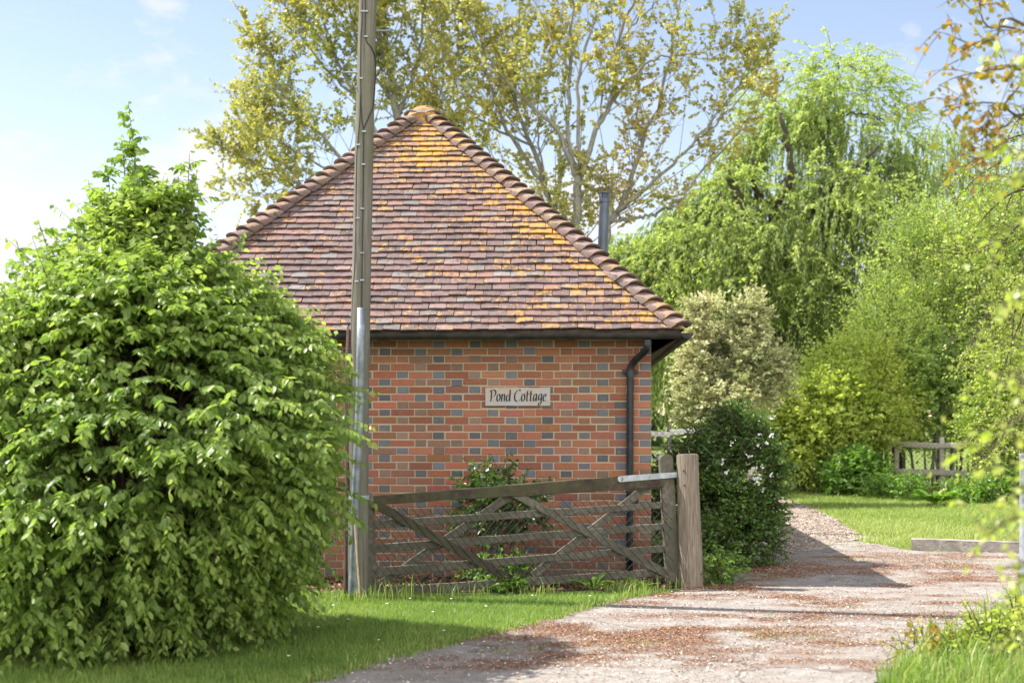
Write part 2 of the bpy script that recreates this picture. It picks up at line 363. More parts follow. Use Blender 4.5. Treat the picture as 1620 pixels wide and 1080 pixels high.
M['broad'] = leaf_mat('broad_leaf', [(0.07, 0.15, 0.025), (0.14, 0.25, 0.04), (0.22, 0.34, 0.06)], 0.4, 0.4, (1.3, 1.55, 0.5), 0.5)
M['wood'] = leaf_mat('far_foliage', [(0.04, 0.07, 0.024), (0.085, 0.13, 0.04), (0.14, 0.19, 0.055)], 0.3, 0.6)
M['petal'] = leaf_mat('white_petal', [(0.70, 0.70, 0.66), (0.85, 0.85, 0.82)], 0.3, 0.6, (1, 1, 1))

# ------------------------------------------------------------------ ground
def gpoly(px_list, z=0.0): return [tuple(G(px, py, z)[:2]) for px, py in px_list]
DRIVE = gpoly([(500, 1080), (560, 1060), (640, 1038), (720, 1017), (820, 994), (900, 971), (955, 957), (990, 947), (1050, 938), (1105, 928), (1165, 908), (1205, 884), (1222, 850), (1300, 845), (1360, 858), (1440, 870), (1470, 874), (1660, 875), (1820, 878), (1950, 935), (1640, 958), (1560, 988), (1490, 1022), (1430, 1056), (1395, 1082)]) 
DRIVE = [(-2.3, 5.0)] + [(-1.9, 6.3)] + DRIVE + [(1.9, 7.0), (1.75, 5.0)]
GRAVEL = gpoly([(1195, 884), (1205, 850), (1200, 800), (1212, 788), (1248, 792), (1290, 806), (1330, 828), (1365, 850), (1300, 866)])
SOIL = [(-4.2, 13.7), (-4.2, 12.6), (-2.2, 12.35), (-1.2, 12.35), (0.0, 12.45), (0.9, 12.6), (1.45, 12.75), (1.45, 13.62)]
VERGE = gpoly([(1330, 1300), (1385, 1085), (1425, 1058), (1485, 1022), (1555, 988), (1640, 957), (1900, 930), (2300, 1000), (2300, 1300)])

def litter_field(x, y):
    """How thickly dead catkins and bud scales lie on the drive (0..1)."""
    p = np.stack((x * 0.55, y * 0.9), -1)
    f = fbm(p, 5, 5); g = fbm(np.stack((x * 2.6, y * 4.2), -1), 9, 4)
    d = np.clip((0.62 * f + 0.38 * g - 0.50) * 7, 0, 1)
    for (px, py, rx, ry, a) in ((1080, 1040, 1.25, 0.42, 0.9), (930, 1030, 0.5, 0.14, 0.5), (760, 1050, 0.55, 0.28, 0.85), (880, 1012, 0.5, 0.18, 0.8), (1180, 978, 1.1, 0.35, 0.85), (1400, 975, 1.2, 0.3, 0.7), (1420, 900, 1.4, 0.9, 0.75), (1500, 880, 1.2, 0.6, 0.6), (1330, 935, 0.8, 0.35, 0.5)):
        c = G(px, py); q = ((x - c[0]) / rx) ** 2 + ((y - c[1]) / ry) ** 2
        d = np.maximum(d, np.clip(1.35 - q, 0, 1) * a * np.clip((g - 0.36) * 5, 0, 1))
    return d

g = Buf(); S = 900.0
g.add([(-S, -60, 0), (S, -60, 0), (S, 900, 0), (-S, 900, 0)], [[0, 1, 2, 3]])
tag(g.build('ground', M['lawn']), kind='structure')
def sheet(name, poly, res, z, mat, seed, wob=0.12, tf=None):
    P = A(*[A(*p) for p in poly]); lo, hi = P.min(0) - res, P.max(0) + res
    nx, ny = ((hi - lo) / res).astype(int) + 1
    X, Y = np.meshgrid(lo[0] + np.arange(nx + 1) * res, lo[1] + np.arange(ny + 1) * res, indexing='ij')
    c = np.stack((X[:-1, :-1] + res / 2, Y[:-1, :-1] + res / 2), -1).reshape(-1, 2)
    n = np.stack((fbm(c * 2.5, seed, 4), fbm(c * 2.5 + 40, seed, 4)), -1) - 0.5
    keep = in_poly(c + n * wob * 2.4, poly)
    I = np.arange((nx + 1) * (ny + 1)).reshape(nx + 1, ny + 1)
    q = np.stack((I[:-1, :-1], I[1:, :-1], I[1:, 1:], I[:-1, 1:]), -1).reshape(-1, 4)[keep]
    used, q2 = np.unique(q, return_inverse=True); q2 = q2.reshape(-1, 4)
    V = np.stack((X.ravel()[used], Y.ravel()[used], np.full(len(used), z)), -1)
    b = Buf(); b.add(V, [q2], t=tf(V[:, 0], V[:, 1]) if tf else 0.5)
    return tag(b.build(name, mat), kind='structure')
sheet('driveway', DRIVE, 0.032, 0.008, M['drive'], 3, 0.10, litter_field)
sheet('gravel_path', GRAVEL, 0.08, 0.012, M['gravel'], 4, 0.25)
sheet('flower_bed', SOIL, 0.05, 0.004, M['soil'], 6, 0.12)

# loose litter on the drive, pebbles on the path, dead leaves on the bed: too many to count
def scatter_poly(poly, n, dens=None):
    P = A(*[A(*p) for p in poly]); lo, hi = P.min(0), P.max(0); out = []; m = 0
    for _ in range(60):
        c = lo + rng.random((n * 2, 2)) * (hi - lo); c = c[in_poly(c, poly)]
        if dens is not None and len(c): c = c[rng.random(len(c)) < dens(c[:, 0], c[:, 1])]
        out.append(c); m += len(c)
        if m >= n: break
    return np.concatenate(out)[:n]
def flakes(B, xy, z, L, wd, tilt=0.35, tcol=None):
    n = len(xy); a = rng.random(n) * 6.283; s = L * (0.5 + rng.random(n)); w = wd * (0.6 + 0.8 * rng.random(n))
    d = np.stack((np.cos(a), np.sin(a), rng.normal(0, tilt, n)), -1); d = nrm(d)
    l = nrm(np.cross(d, nrm(np.stack((rng.normal(0, tilt, n), rng.normal(0, tilt, n), np.ones(n)), -1))))
    p = np.stack((xy[:, 0], xy[:, 1], z + rng.random(n) * 0.012), -1)
    V = np.stack((p - d * s[:, None] / 2, p + l * w[:, None] / 2, p + d * s[:, None] / 2, p - l * w[:, None] / 2 + A(0, 0, 0.002)), 1)
    t = rng.random(n) if tcol is None else tcol
    B.add(V, [np.arange(n * 4).reshape(n, 4)], t=np.repeat(t, 4))
b = Buf()
NEAR = [p for p in DRIVE]
xy = scatter_poly(NEAR, 42000, lambda x, y: litter_field(x, y) ** 2.2 * np.where(y > 7.5, 1, 0)); flakes(b, xy, 0.010, 0.018, 0.006)
xy = scatter_poly(NEAR, 5000, lambda x, y: np.where(y > 7.5, 0.5, 0)); flakes(b, xy, 0.010, 0.020, 0.007)
xy = scatter_poly(GRAVEL, 2500); flakes(b, xy, 0.016, 0.03, 0.012)
tag(b.build('leaf_litter', M['litter']), 'rust brown dead catkins and bud scales strewn over the pale drive', 'leaf litter', kind='stuff')
b = Buf(); xy = scatter_poly(GRAVEL, 14000)
flakes(b, xy, 0.014, 0.03, 0.022, 0.15)
xy = scatter_poly(DRIVE, 9000, lambda x, y: np.where(y > 7.5, fbm(np.stack((x, y), -1) * 0.9, 31, 3) ** 3, 0)); flakes(b, xy, 0.010, 0.018, 0.013, 0.3)
tag(b.build('loose_gravel', M['pebble']), 'pale loose gravel stones lying on the garden path and drive', 'gravel', kind='stuff')
b = Buf(); xy = scatter_poly(SOIL, 3500); flakes(b, xy, 0.008, 0.045, 0.022, 0.5)
tag(b.build('dead_leaves', M['litter']), 'dry brown leaves lying on dark soil below the brick wall', 'dead leaves', kind='stuff')

def blades(B, xy, h, w, lean=0.45, z=0.0, seg=1, tvar=None):
    n = len(xy); a = rng.random(n) * 6.283; H = h * (0.55 + 0.75 * rng.random(n)) if np.ndim(h) == 0 else h
    d = np.stack((np.cos(a), np.sin(a), np.zeros(n)), -1); l = np.stack((-np.sin(a), np.cos(a), np.zeros(n)), -1)
    le = np.abs(rng.normal(0, lean, n)) * H
    p = np.stack((xy[:, 0], xy[:, 1], np.full(n, z)), -1); ww = (w * (0.6 + 0.8 * rng.random(n)))[:, None] / 2
    tip = p + d * le[:, None] + A(0, 0, 1) * (H * 0.95)[:, None]
    t = rng.random(n) if tvar is None else tvar
    if seg == 1:
        V = np.stack((p - l * ww, p + l * ww, tip), 1); B.add(V, [np.arange(n * 3).reshape(n, 3)], t=np.repeat(t, 3))
    else:
        mid = p + d * (le * 0.28)[:, None] + A(0, 0, 1) * (H * 0.6)[:, None]
        V = np.stack((p - l * ww, p + l * ww, mid + l * ww * 0.8, mid - l * ww * 0.8, tip), 1); i = np.arange(n)[:, None] * 5
        B.add(V, [i + A(0, 1, 2, 3).astype(int), i + A(3, 2, 4).astype(int)], t=np.repeat(t, 5))
def lawn_t(x, y, lo=0.0): return np.clip(0.55 * rng.random(len(x)) + 0.75 * (fbm(np.stack((x, y), -1) * 1.6, 12, 4) - 0.25) + lo, 0, 1)
def off_paths(x, y):
    c = np.stack((x, y), -1); n = np.stack((fbm(c * 2.5, 3, 4), fbm(c * 2.5 + 40, 3, 4)), -1) - 0.5
    return (~in_poly(c + n * 0.24, DRIVE) & ~in_poly(c, GRAVEL)).astype(float)
LAWN = gpoly([(-40, 1200), (-40, 935), (480, 935), (600, 938), (800, 945), (960, 935), (1050, 932), (1000, 950), (820, 1000), (560, 1065), (450, 1200)])
b = Buf(); xy = scatter_poly(LAWN, 125000, lambda x, y: off_paths(x, y) * np.where((y < 12.28 + 0.25 * fbm(np.stack((x, y), -1) * 2.5, 18, 3)) | (fbm(np.stack((x, y), -1) * 3, 8, 3) > 0.66), 1, 0.03))
blades(b, xy, 0.034, 0.0052, 0.7, tvar=lawn_t(xy[:, 0], xy[:, 1]))
xy = scatter_poly(gpoly([(470, 952), (470, 935), (600, 936), (1040, 928), (1040, 938), (800, 952), (600, 954)]), 800, lambda x, y: np.clip((fbm(np.stack((x * 3, y * 2), -1), 14, 3) - 0.52) * 6, 0, 1))
blades(b, xy, 0.085, 0.006, 0.6, seg=2)
for (px, py, n, hh, rr) in ((600, 950, 26, 0.17, 0.13), (640, 948, 30, 0.19, 0.14), (620, 952, 26, 0.13, 0.2), (560, 953, 30, 0.10, 0.16), (705, 945, 30, 0.14, 0.14), (760, 945, 26, 0.13, 0.12), (860, 942, 30, 0.12, 0.14), (1010, 941, 40, 0.13, 0.14), (500, 950, 50, 0.12, 0.2), (1140, 912, 30, 0.1, 0.12), (1075, 930, 26, 0.12, 0.12)):
    c = G(px, py)[:2]; blades(b, c + rng.normal(0, rr / 2, (n, 2)), hh, 0.008, 0.5, seg=2)
xy = scatter_poly(DRIVE, 900, lambda x, y: (fbm(np.stack((x * 1.1, y * 2.2), -1), 21, 4) > 0.70) * 1.0 * (y > 9)); blades(b, xy, 0.03, 0.006, 0.8, z=0.008)
E = curve([(p[0], p[1], 0) for p in gpoly([(500, 1080), (560, 1060), (640, 1038), (720, 1017), (820, 994), (900, 971), (955, 957), (990, 947), (1050, 938)])], 400)
for c in E[rng.choice(400, 210)]:                               # ragged fringe spilling over the edge of the drive
    blades(b, c[:2] + rng.normal(0, 0.035, 2) + rng.normal(0, 0.03, (9, 2)), 0.03 + 0.05 * rng.random(), 0.006, 0.8, seg=2)
tag(b.build('lawn_grass', M['grass']), 'short sunlit grass of the lawn before the gate', 'grass', kind='stuff')
b = Buf(); xy = scatter_poly(VERGE, 26000, lambda x, y: off_paths(x, y) * (y > 7.6))
blades(b, xy, 0.13, 0.0075, 0.55, seg=2, tvar=np.clip(lawn_t(xy[:, 0], xy[:, 1]) + 0.12, 0, 1))
xy = scatter_poly(VERGE, 2600, lambda x, y: off_paths(x, y) * (y > 7.6)); blades(b, xy, 0.27, 0.009, 0.5, seg=2)
tag(b.build('verge_grass', M['grass']), 'long bright grass of the verge right of the drive', 'grass', kind='stuff')
FARL = gpoly([(1150, 758), (1700, 757), (2100, 770), (2000, 885), (1650, 880), (1440, 868), (1360, 858), (1260, 800), (1180, 790)])
b = Buf(); xy = scatter_poly(FARL, 120000, lambda x, y: off_paths(x, y) * np.clip((22.0 / y) ** 1.2, 0, 1))
blades(b, xy, 0.055, 0.013, 0.9, tvar=np.clip(0.35 * rng.random(len(xy)) + 1.2 * (fbm(np.stack((xy[:, 0] * 0.35, xy[:, 1] * 0.22), -1), 17, 5) - 0.2), 0, 1))
tag(b.build('mown_grass', M['fargrass']), 'mown lawn between the gravel path and the hedge', 'grass', kind='stuff')
# daisies in the lawn
b = Buf()
for (px, py) in ((715, 955), (830, 948), (610, 962), (680, 975), (560, 985), (770, 965), (930, 950), (690, 1005), (600, 1020), (500, 1000), (455, 1045), (645, 953), (535, 965)):
    c = G(px, py) + A(*rng.normal(0, 0.03, 2), 0.04)
    a = np.arange(9) * 2 * np.pi / 9; r = np.where(np.arange(9) % 1 == 0, 0.012, 0)
    V = np.stack((np.cos(a) * 0.013, np.sin(a) * 0.013, np.full(9, 0.0)), -1) + c
    b.add(np.concatenate((V, [c + A(0, 0, 0.005)])), [[[i, (i + 1) % 9, 9] for i in range(9)]], t=0.6)
tag(b.build('daisies', M['petal']), 'tiny white daisies dotted over the short lawn', 'daisies', kind='stuff')

# ------------------------------------------------------------------ cottage
YAW = math.radians(-3.0); CY, SY = math.cos(YAW), math.sin(YAW)
HO = A(1.33, 13.6, 0); HW, HD, OV, PIT = 4.95, 11.0, 0.26, 0.97
HX, HY, UP = A(CY, SY, 0), A(-SY, CY, 0), A(0, 0, 1)
def H(x, y, z): return HO + HX * x + HY * y + UP * z
def on_wall(px, py, off):
    r = A((px - 810) / F, 1, (HZ - py) / F); c = A(0, 0, EYE); p0 = H(0, -off, 0)
    t = np.dot(p0 - c, -HY) / np.dot(r, -HY); return c + r * t
house = thing('brick_cottage', 'red brick cottage with steep lichen covered tiled roof and black gutter', 'cottage', HO)

PITCH, BH, JT, ST, HDR = 0.0732, 0.0630, 0.0102, 0.2235, 0.1065
def brick_wall(BB, BM, O, u, n, L, Ht, detail=True):
    """Flemish bond: stretchers and (mostly blue-grey) headers turn about in every course."""
    box(BM, O + u * L / 2 + UP * Ht / 2 - n * 0.06, u * (L / 2 - 0.0), n * 0.057, UP * Ht / 2)
    rows = int(Ht / PITCH); k = 0
    for r in range(rows):
        z0 = r * PITCH + 0.006; x = 0.0 if r % 2 == 0 else 0.0; seq = 0 if r % 2 == 0 else 1; first = r % 2 == 1
        while x < L - 0.03:
            st = seq % 2 == 0; w = ST if st else HDR
            if first and seq == 2: pass
            x1 = min(x + w, L)
            if first and seq == 1:                        # header at the quoin, then a closer
                pass
            wd = x1 - x
            if wd > 0.03:
                dirt = np.clip(1 - z0 / 0.26, 0, 1) * rng.random()
                if st:
                    c = A(0.272, 0.096, 0.055) * (0.70 + 0.55 * rng.random()) * A(1, 0.85 + 0.36 * rng.random(), 0.8 + 0.5 * rng.random())
                    if rng.random() < 0.10: c = A(0.22, 0.085, 0.055)
                    if rng.random() < 0.05: c = A(0.20, 0.105, 0.075)
                else:
                    q = rng.random() + (0.16 if z0 > 1.9 else 0)
                    if q < 0.64: c = A(0.092, 0.104, 0.125) * (0.65 + 0.75 * rng.random())
                    elif q < 0.92: c = A(0.175, 0.115, 0.088) * (0.8 + 0.5 * rng.random())
                    else: c = A(0.26, 0.105, 0.06) * (0.8 + 0.4 * rng.random())
                c = c * (1 - dirt) + A(0.17, 0.125, 0.105) * dirt
                e = 0.004; j = rng.normal(0, 0.0022, 4); dz = rng.normal(0, 0.001); pr = 0.002 + abs(rng.normal(0, 0.0018))
                a0, a1, b0, b1 = x + j[0], x1 + j[1], z0 + j[2] + dz, z0 + BH + j[3] + dz
                V = []
                for (xx, zz, oo) in ((a0, b0, -0.004), (a1, b0, -0.004), (a1, b1, -0.004), (a0, b1, -0.004), (a0 + e, b0 + e, pr), (a1 - e, b0 + e, pr), (a1 - e, b1 - e, pr), (a0 + e, b1 - e, pr)):
                    V.append(O + u * xx + UP * zz + n * oo)
                BB.add(V, [[[4, 5, 6, 7], [0, 1, 5, 4], [1, 2, 6, 5], [2, 3, 7, 6], [3, 0, 4, 7]]], c=np.clip(c, 0.01, 1))
            x = x1 + JT
            if first and seq == 1: x += 0.0475 + JT; 
            if first and seq == 1:
                # queen closer
                xa, xb = x - 0.0475 - JT, x - JT
                c = A(0.33, 0.10, 0.05) * (0.7 + 0.5 * rng.random())
                V = [O + u * xx + UP * zz + n * oo for (xx, zz, oo) in ((xa, z0, -0.004), (xb, z0, -0.004), (xb, z0 + BH, -0.004), (xa, z0 + BH, -0.004), (xa + .004, z0 + .004, .004), (xb - .004, z0 + .004, .004), (xb - .004, z0 + BH - .004, .004), (xa + .004, z0 + BH - .004, .004))]
                BB.add(V, [[[4, 5, 6, 7], [0, 1, 5, 4], [1, 2, 6, 5], [2, 3, 7, 6], [3, 0, 4, 7]]], c=c)
            seq += 1
BB, BM = Buf(), Buf(); WH = 2.52
EAVE = 2.35
brick_wall(BB, BM, H(0, 0, 0), -HX, -HY, HW, WH)
brick_wall(BB, BM, H(0, HD, 0), -HY, HX, HD - 0.115, WH)
brick_wall(BB, BM, H(-HW, 0.115, 0), HY, -HX, HD - 0.115, WH)
box(BM, H(-HW / 2, HD - 0.06, WH / 2), HX * (HW / 2 - 0.13), HY * 0.055, UP * WH / 2)
wall = BM.build('wall', M['mortar'], house)
BB.build('brickwork', M['brick'], wall)

# roof: plain clay tiles laid course by course, bonnet tiles up the hips
HALF = HW / 2 + OV
Cf = lambda x, y, z: H(-HW / 2 + x, -OV + y, EAVE + z)          # roof frame: x from the ridge line, y from the front eave
LEN = HD + 2 * OV
cosp = 1 / math.hypot(1, PIT); sinp = PIT * cosp; RAFT = HALF / cosp
TB = Buf()
def tile_face(O, u, s, n, L, hip0, hip1, lich):
    """O eave corner, u along the eave, s up the slope, n outwards; hip0/hip1: the side leans in as it rises (run per slope length)."""
    rows = int(RAFT / 0.1); bw = 0.167
    for j in range(rows + 1):
        y0 = j * 0.1 - 0.02
        xa = cosp * max(y0, 0) if hip0 else 0.0; xb = L - (cosp * max(y0, 0) if hip1 else 0.0)
        if xb - xa < 0.05: break
        x = (0 if j % 2 == 0 else -bw / 2) + rng.normal(0, 0.006)
        i0 = int(np.floor((xa - x) / bw)); sag = 0.004 * math.sin(j * 0.9)
        for i in range(i0, int((xb - x) / bw) + 1):
            l = max(x + i * bw + 0.002 + rng.normal(0, 0.0015), xa - 0.01); r = min(x + (i + 1) * bw - 0.002 - (0.006 * rng.random() if rng.random() < 0.25 else 0), xb + 0.01)
            if r - l < 0.02: continue
            dy = rng.normal(0, 0.0042) + 0.022 * (vnoise(A(x + i * bw, j * 0.30) * 0.9, 4) - 0.5); sk = rng.normal(0, 0.004); lift = abs(rng.normal(0, 0.0035)) 
            if rng.random() < 0.015: dy -= 0.02 * rng.random(); lift += 0.006
            th = 0.0135; cam_ = 0.0012 + 0.002 * rng.random(); m_ = (l + r) / 2
            lo, hi_ = y0 + dy, y0 + 0.125
            def p(xx, yy, hh): return O + u * xx + s * yy + n * hh
            tb, tt = 0.034 + lift, 0.010
            V = [p(l, lo - sk, tb), p(m_, lo, tb + cam_), p(r, lo + sk, tb), p(l, hi_, tt), p(m_, hi_, tt + cam_), p(r, hi_, tt),
                 p(l, lo - sk, tb - th), p(m_, lo, tb + cam_ - th), p(r, lo + sk, tb - th), p(l, hi_, tt - th), p(r, hi_, tt - th)]
            q = rng.random()
            base = A(0.152, 0.098, 0.095)
            if q < 0.22: base = A(0.20, 0.11, 0.09)
            elif q < 0.42: base = A(0.135, 0.09, 0.09)
            elif q < 0.52: base = A(0.21, 0.14, 0.128)
            elif q < 0.60: base = A(0.185, 0.16, 0.155)
            elif q < 0.68: base = A(0.10, 0.072, 0.068)
            c = np.clip(base * (0.72 + 0.42 * rng.random()), 0, 1)
            lv = lich(m_ / L, y0 / RAFT, m_, y0) + 0.30 * (rng.random() - 0.5)
            TB.add(V, [[[0, 1, 4, 3], [1, 2, 5, 4], [6, 7, 1, 0], [7, 8, 2, 1], [8, 10, 5, 2], [9, 6, 0, 3]]], t=np.clip(lv, 0, 1.2), c=c)
def lich_front(a, v, x, y):
    mid = abs(a - 0.5) * 2; edge = 1 - v                      # half-width left at this height (1 at the eave)
    right = np.clip(1 - (edge - (2 * a - 1)) / 0.42, 0, 1) * (0.45 + 0.55 * (1 - abs(v - 0.42) * 1.5))
    top = np.clip((v - 0.50) / 0.22, 0, 1) * 0.80 * np.clip(1.15 - abs((2 * a - 1) + 0.05 - 0.1) / max(edge, .05) * 0.55, 0.3, 1)
    low = 0.40 * np.clip((a - 0.40) * 3, 0, 1)
    return max(min(right, 1) * 0.74, top * 0.75, low * 0.95, 0.26 + 0.07 * np.clip(1 - abs(2 * a - 1.15) / 0.5, 0, 1))
nF = nrm(-HY * sinp + UP * cosp); sF = nrm(HY * cosp + UP * sinp)
tile_face(Cf(-HALF, 0, 0), HX, sF, nF, 2 * HALF, True, True, lich_front)
lf0 = lambda a, v, x, y: 0.35
tile_face(Cf(HALF, 0, 0), HY, nrm(-HX * cosp + UP * sinp), nrm(HX * sinp + UP * cosp), LEN, True, True, lf0)
tile_face(Cf(-HALF, LEN, 0), -HY, nrm(HX * cosp + UP * sinp), nrm(-HX * sinp + UP * cosp), LEN, True, True, lf0)
DK = Buf()                                                     # close boarding under the tiles
ap0, ap1 = Cf(0, HALF, HALF * PIT), Cf(0, LEN - HALF, HALF * PIT)
cs = [Cf(-HALF, 0, 0), Cf(HALF, 0, 0), Cf(HALF, LEN, 0), Cf(-HALF, LEN, 0)]
vin = UP * 0.05
DK.add([*cs, ap0, ap1, *[c - vin for c in cs], ap0 - vin, ap1 - vin], [[[0, 1, 4], [2, 3, 5], [6, 10, 7], [8, 11, 9]], [[1, 2, 5, 4], [3, 0, 4, 5], [7, 10, 11, 8], [9, 11, 10, 6], [0, 6, 7, 1], [1, 7, 8, 2], [2, 8, 9, 3], [3, 9, 6, 0]]])
deck = DK.build('roof', M['soffit'], house)
TB.build('roof_tiles', M['tile'], deck)
HB = Buf()
def bonnets(p0, p1, na, nb, skip0=0.0, lich=0.3, count=None):
    h = nrm(p1 - p0); L = np.linalg.norm(p1 - p0); n = nrm(na + nb); n = nrm(n - h * np.dot(n, h)); c = nrm(np.cross(h, n))
    num = count or int(L / 0.144); dl = L / num
    for i in range(num):
        b0 = p0 + h * (i * dl - 0.04 + rng.normal(0, 0.008)); ln = dl + 0.085; tw = rng.normal(0, 0.05)
        cc = nrm(c + n * tw); nn = nrm(n - c * tw)
        prof = []
        aa = np.linspace(-1.05, 1.05, 9)
        R = 0.130 + rng.normal(0, 0.004)
        rings = []
        for k, (yy, lift, sc) in enumerate(((0, 0.092, 1.0), (ln * 0.5, 0.054, 0.95), (ln, 0.018, 0.88))):
            lat = np.sin(aa) * R * sc; ht = (np.cos(aa) - 1) * R * 0.52 * sc + 0.022 + lift
            rings.append(b0 + h * yy + cc * lat[:, None] + nn * ht[:, None])
        th = 0.015
        under = rings[0] - nn * th; under[:, :] += h * 0.0
        low = rings[0] - nn * 0.085 + h * 0.045                # mortar bedding set back under the raised tail, painted dark as a shadow gap
        V = np.concatenate(rings + [under, low, rings[2] - nn * th])
        f = []
        for k in range(2):
            for q in range(8): f.append([k * 9 + q, k * 9 + q + 1, (k + 1) * 9 + q + 1, (k + 1) * 9 + q])
        for q in range(8):
            f.append([27 + q, 27 + q + 1, q + 1, q]); f.append([36 + q, 36 + q + 1, 27 + q + 1, 27 + q])
        f.append([0, 9, 36, 27]); f.append([8, 35, 44, 17]); f.append([9, 18, 45, 36]); f.append([17, 44, 53, 26])
        col = A(0.215, 0.14, 0.115) * (0.75 + 0.5 * rng.random()) * A(1, 0.95 + .15 * rng.random(), 0.9 + 0.3 * rng.random())
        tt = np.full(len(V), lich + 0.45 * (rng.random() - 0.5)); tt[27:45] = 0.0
        cv = np.tile(col, (len(V), 1)); cv[36:45] = A(0.085, 0.062, 0.05); cv[27:36] *= 0.75  # mouth dark and lower lip dimmed: shade put into the colour
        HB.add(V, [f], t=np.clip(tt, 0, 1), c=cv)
nL, nR = nrm(-HX * sinp + UP * cosp), nrm(HX * sinp + UP * cosp); nB = nrm(HY * sinp + UP * cosp)
apx = ap0
bonnets(cs[1] + nrm(cs[1] - apx) * -0.02, apx, nF, nR, lich=0.30)
bonnets(cs[0], apx, nF, nL, lich=0.22)
bonnets(cs[2], ap1, nB, nR, lich=0.25); bonnets(cs[3], ap1, nB, nL, lich=0.25)
bonnets(ap1 + HY * 0.0, ap0 + HY * 0.22, nR, nL, lich=0.9, count=14)
HB.build('hip_tiles', M['tile'], deck)
CB = Buf()                                                     # the lichen-covered cap where the hips meet the ridge
aa = np.linspace(-1.35, 1.35, 13); rr = []
for (yy, R, dz) in ((-0.22, 0.150, -0.13), (-0.16, 0.170, -0.07), (0.04, 0.165, 0.0), (0.26, 0.150, 0.01)):
    rr.append(apx + HY * yy + HX * (np.sin(aa) * R)[:, None] + UP * ((np.cos(aa) - 1) * R * 0.75 + dz + 0.085)[:, None])
low = rr[0] - UP * 0.055 + HY * 0.03
V = np.concatenate(rr + [low]); f = [[k * 13 + q, k * 13 + q + 1, (k + 1) * 13 + q + 1, (k + 1) * 13 + q] for k in range(3) for q in range(12)] + [[52 + q, 53 + q, q + 1, q] for q in range(12)]
CB.add(V, [f, np.concatenate((np.arange(12, -1, -1), ))[None] + 52], t=0.52, c=(0.20, 0.15, 0.11))
CB.build('ridge_cap', M['tile'], deck)

# gutters and downpipe
def gutter_run(B, p0, p1, r, outn):
    t = nrm(p1 - p0); k = max(2, int(np.linalg.norm(p1 - p0) / 0.5)); a = np.linspace(math.pi, 2 * math.pi, 9)
    P = p0 + (p1 - p0) * np.linspace(0, 1, k)[:, None]; P[1:-1, 2] += rng.normal(0, 0.003, k - 2)
    V = []
    for R in (r, r - 0.006): V.append(P[:, None] + outn * (np.cos(a) * R)[:, None] + UP * (np.sin(a) * R)[:, None])
    V = np.concatenate(V); N = k * 9; f = []
    for i in range(k - 1):
        for q in range(8):
            f.append([i * 9 + q, i * 9 + q + 1, (i + 1) * 9 + q + 1, (i + 1) * 9 + q]); f.append([N + (i + 1) * 9 + q, N + (i + 1) * 9 + q + 1, N + i * 9 + q + 1, N + i * 9 + q])
        for q in (0, 8): f.append([i * 9 + q, (i + 1) * 9 + q, N + (i + 1) * 9 + q, N + i * 9 + q])
    for i, q0 in ((0, 0), (k - 1, (k - 1) * 9)): f += [[q0 + q, q0 + q + 1, N + q0 + q + 1, N + q0 + q] for q in range(8)]
    B.add(V.reshape(-1, 3), [f])
    B.add(np.concatenate((V[0] if False else V.reshape(2, k, 9, 3)[0, -1], )), [np.arange(9)[None]])
    B.add(V.reshape(2, k, 9, 3)[0, 0], [np.arange(9)[::-1][None]])
    for s_ in np.arange(0.9, np.linalg.norm(p1 - p0), 1.8):     # union collars
        q = p0 + t * s_; a2 = np.linspace(math.pi, 2 * math.pi, 9)
        Vc = np.concatenate([q + t * dd + outn * (np.cos(a2) * (r + 0.006))[:, None] + UP * (np.sin(a2) * (r + 0.006))[:, None] for dd in (-0.03, 0.03)])
        B.add(Vc, [[[x, x + 1, x + 10, x + 9] for x in range(8)]])
GZ = EAVE - 0.035
b = Buf(); gutter_run(b, H(-HW - OV - 0.05, -OV - 0.035, GZ), H(OV + 0.035, -OV - 0.035, GZ), 0.054, -HY); b.build('gutter', M['gutter'], house)
b = Buf(); gutter_run(b, H(OV + 0.06, -OV - 0.09, GZ), H(OV + 0.06, HD + OV, GZ), 0.056, HX); b.build('gutter', M['gutter'], house)
b = Buf()                                                       # raking soffit boards under the side eave
V = [H(0.004, 0.02, 2.13), H(OV + 0.02, -OV - 0.02, EAVE - 0.06), H(OV + 0.02, HD, EAVE - 0.06), H(0.004, HD, 2.13)]
V2 = [v + UP * 0.02 + HX * 0.01 for v in V]
b.add(V + V2, [BOXF]); b.build('soffit', M['soffit'], house)
b = Buf(); top = on_wall(1024, 537, OV + 0.035); pts = [top, on_wall(1024, 548, OV + 0.03), on_wall(1020, 556, 0.22), on_wall(1005, 570, 0.10), on_wall(998.5, 580, 0.058), on_wall(997, 592, 0.052)]
e = on_wall(996, 900, 0.052); e[2] = 0.03
pth = np.concatenate((curve(pts, 22), np.linspace(pts[-1], e, 8)[1:]))
tubes(b, pth, 0.033, 12); dp = b.build('downpipe', M['iron'], house, smooth=True)
b = Buf()
tubes(b, [top - UP * 0.005, top - UP * 0.055], 0.041, 12); b.build('pipe_collar', M['iron'], dp)
b = Buf(); tubes(b, [pts[-1] + UP * 0.03, pts[-1] - UP * 0.03], 0.041, 12); b.build('pipe_collar', M['iron'], dp)
for py in (588, 792):
    b = Buf(); c = on_wall(997, py, 0.02); box(b, c, HX * 0.075, HY * 0.006, UP * 0.020)
    for s_ in (-1, 1): tubes(b, [c + HX * 0.065 * s_ + HY * 0.0, c + HX * 0.065 * s_ - HY * 0.024], 0.012, 8)
    b.build('pipe_bracket', M['iron'], dp)
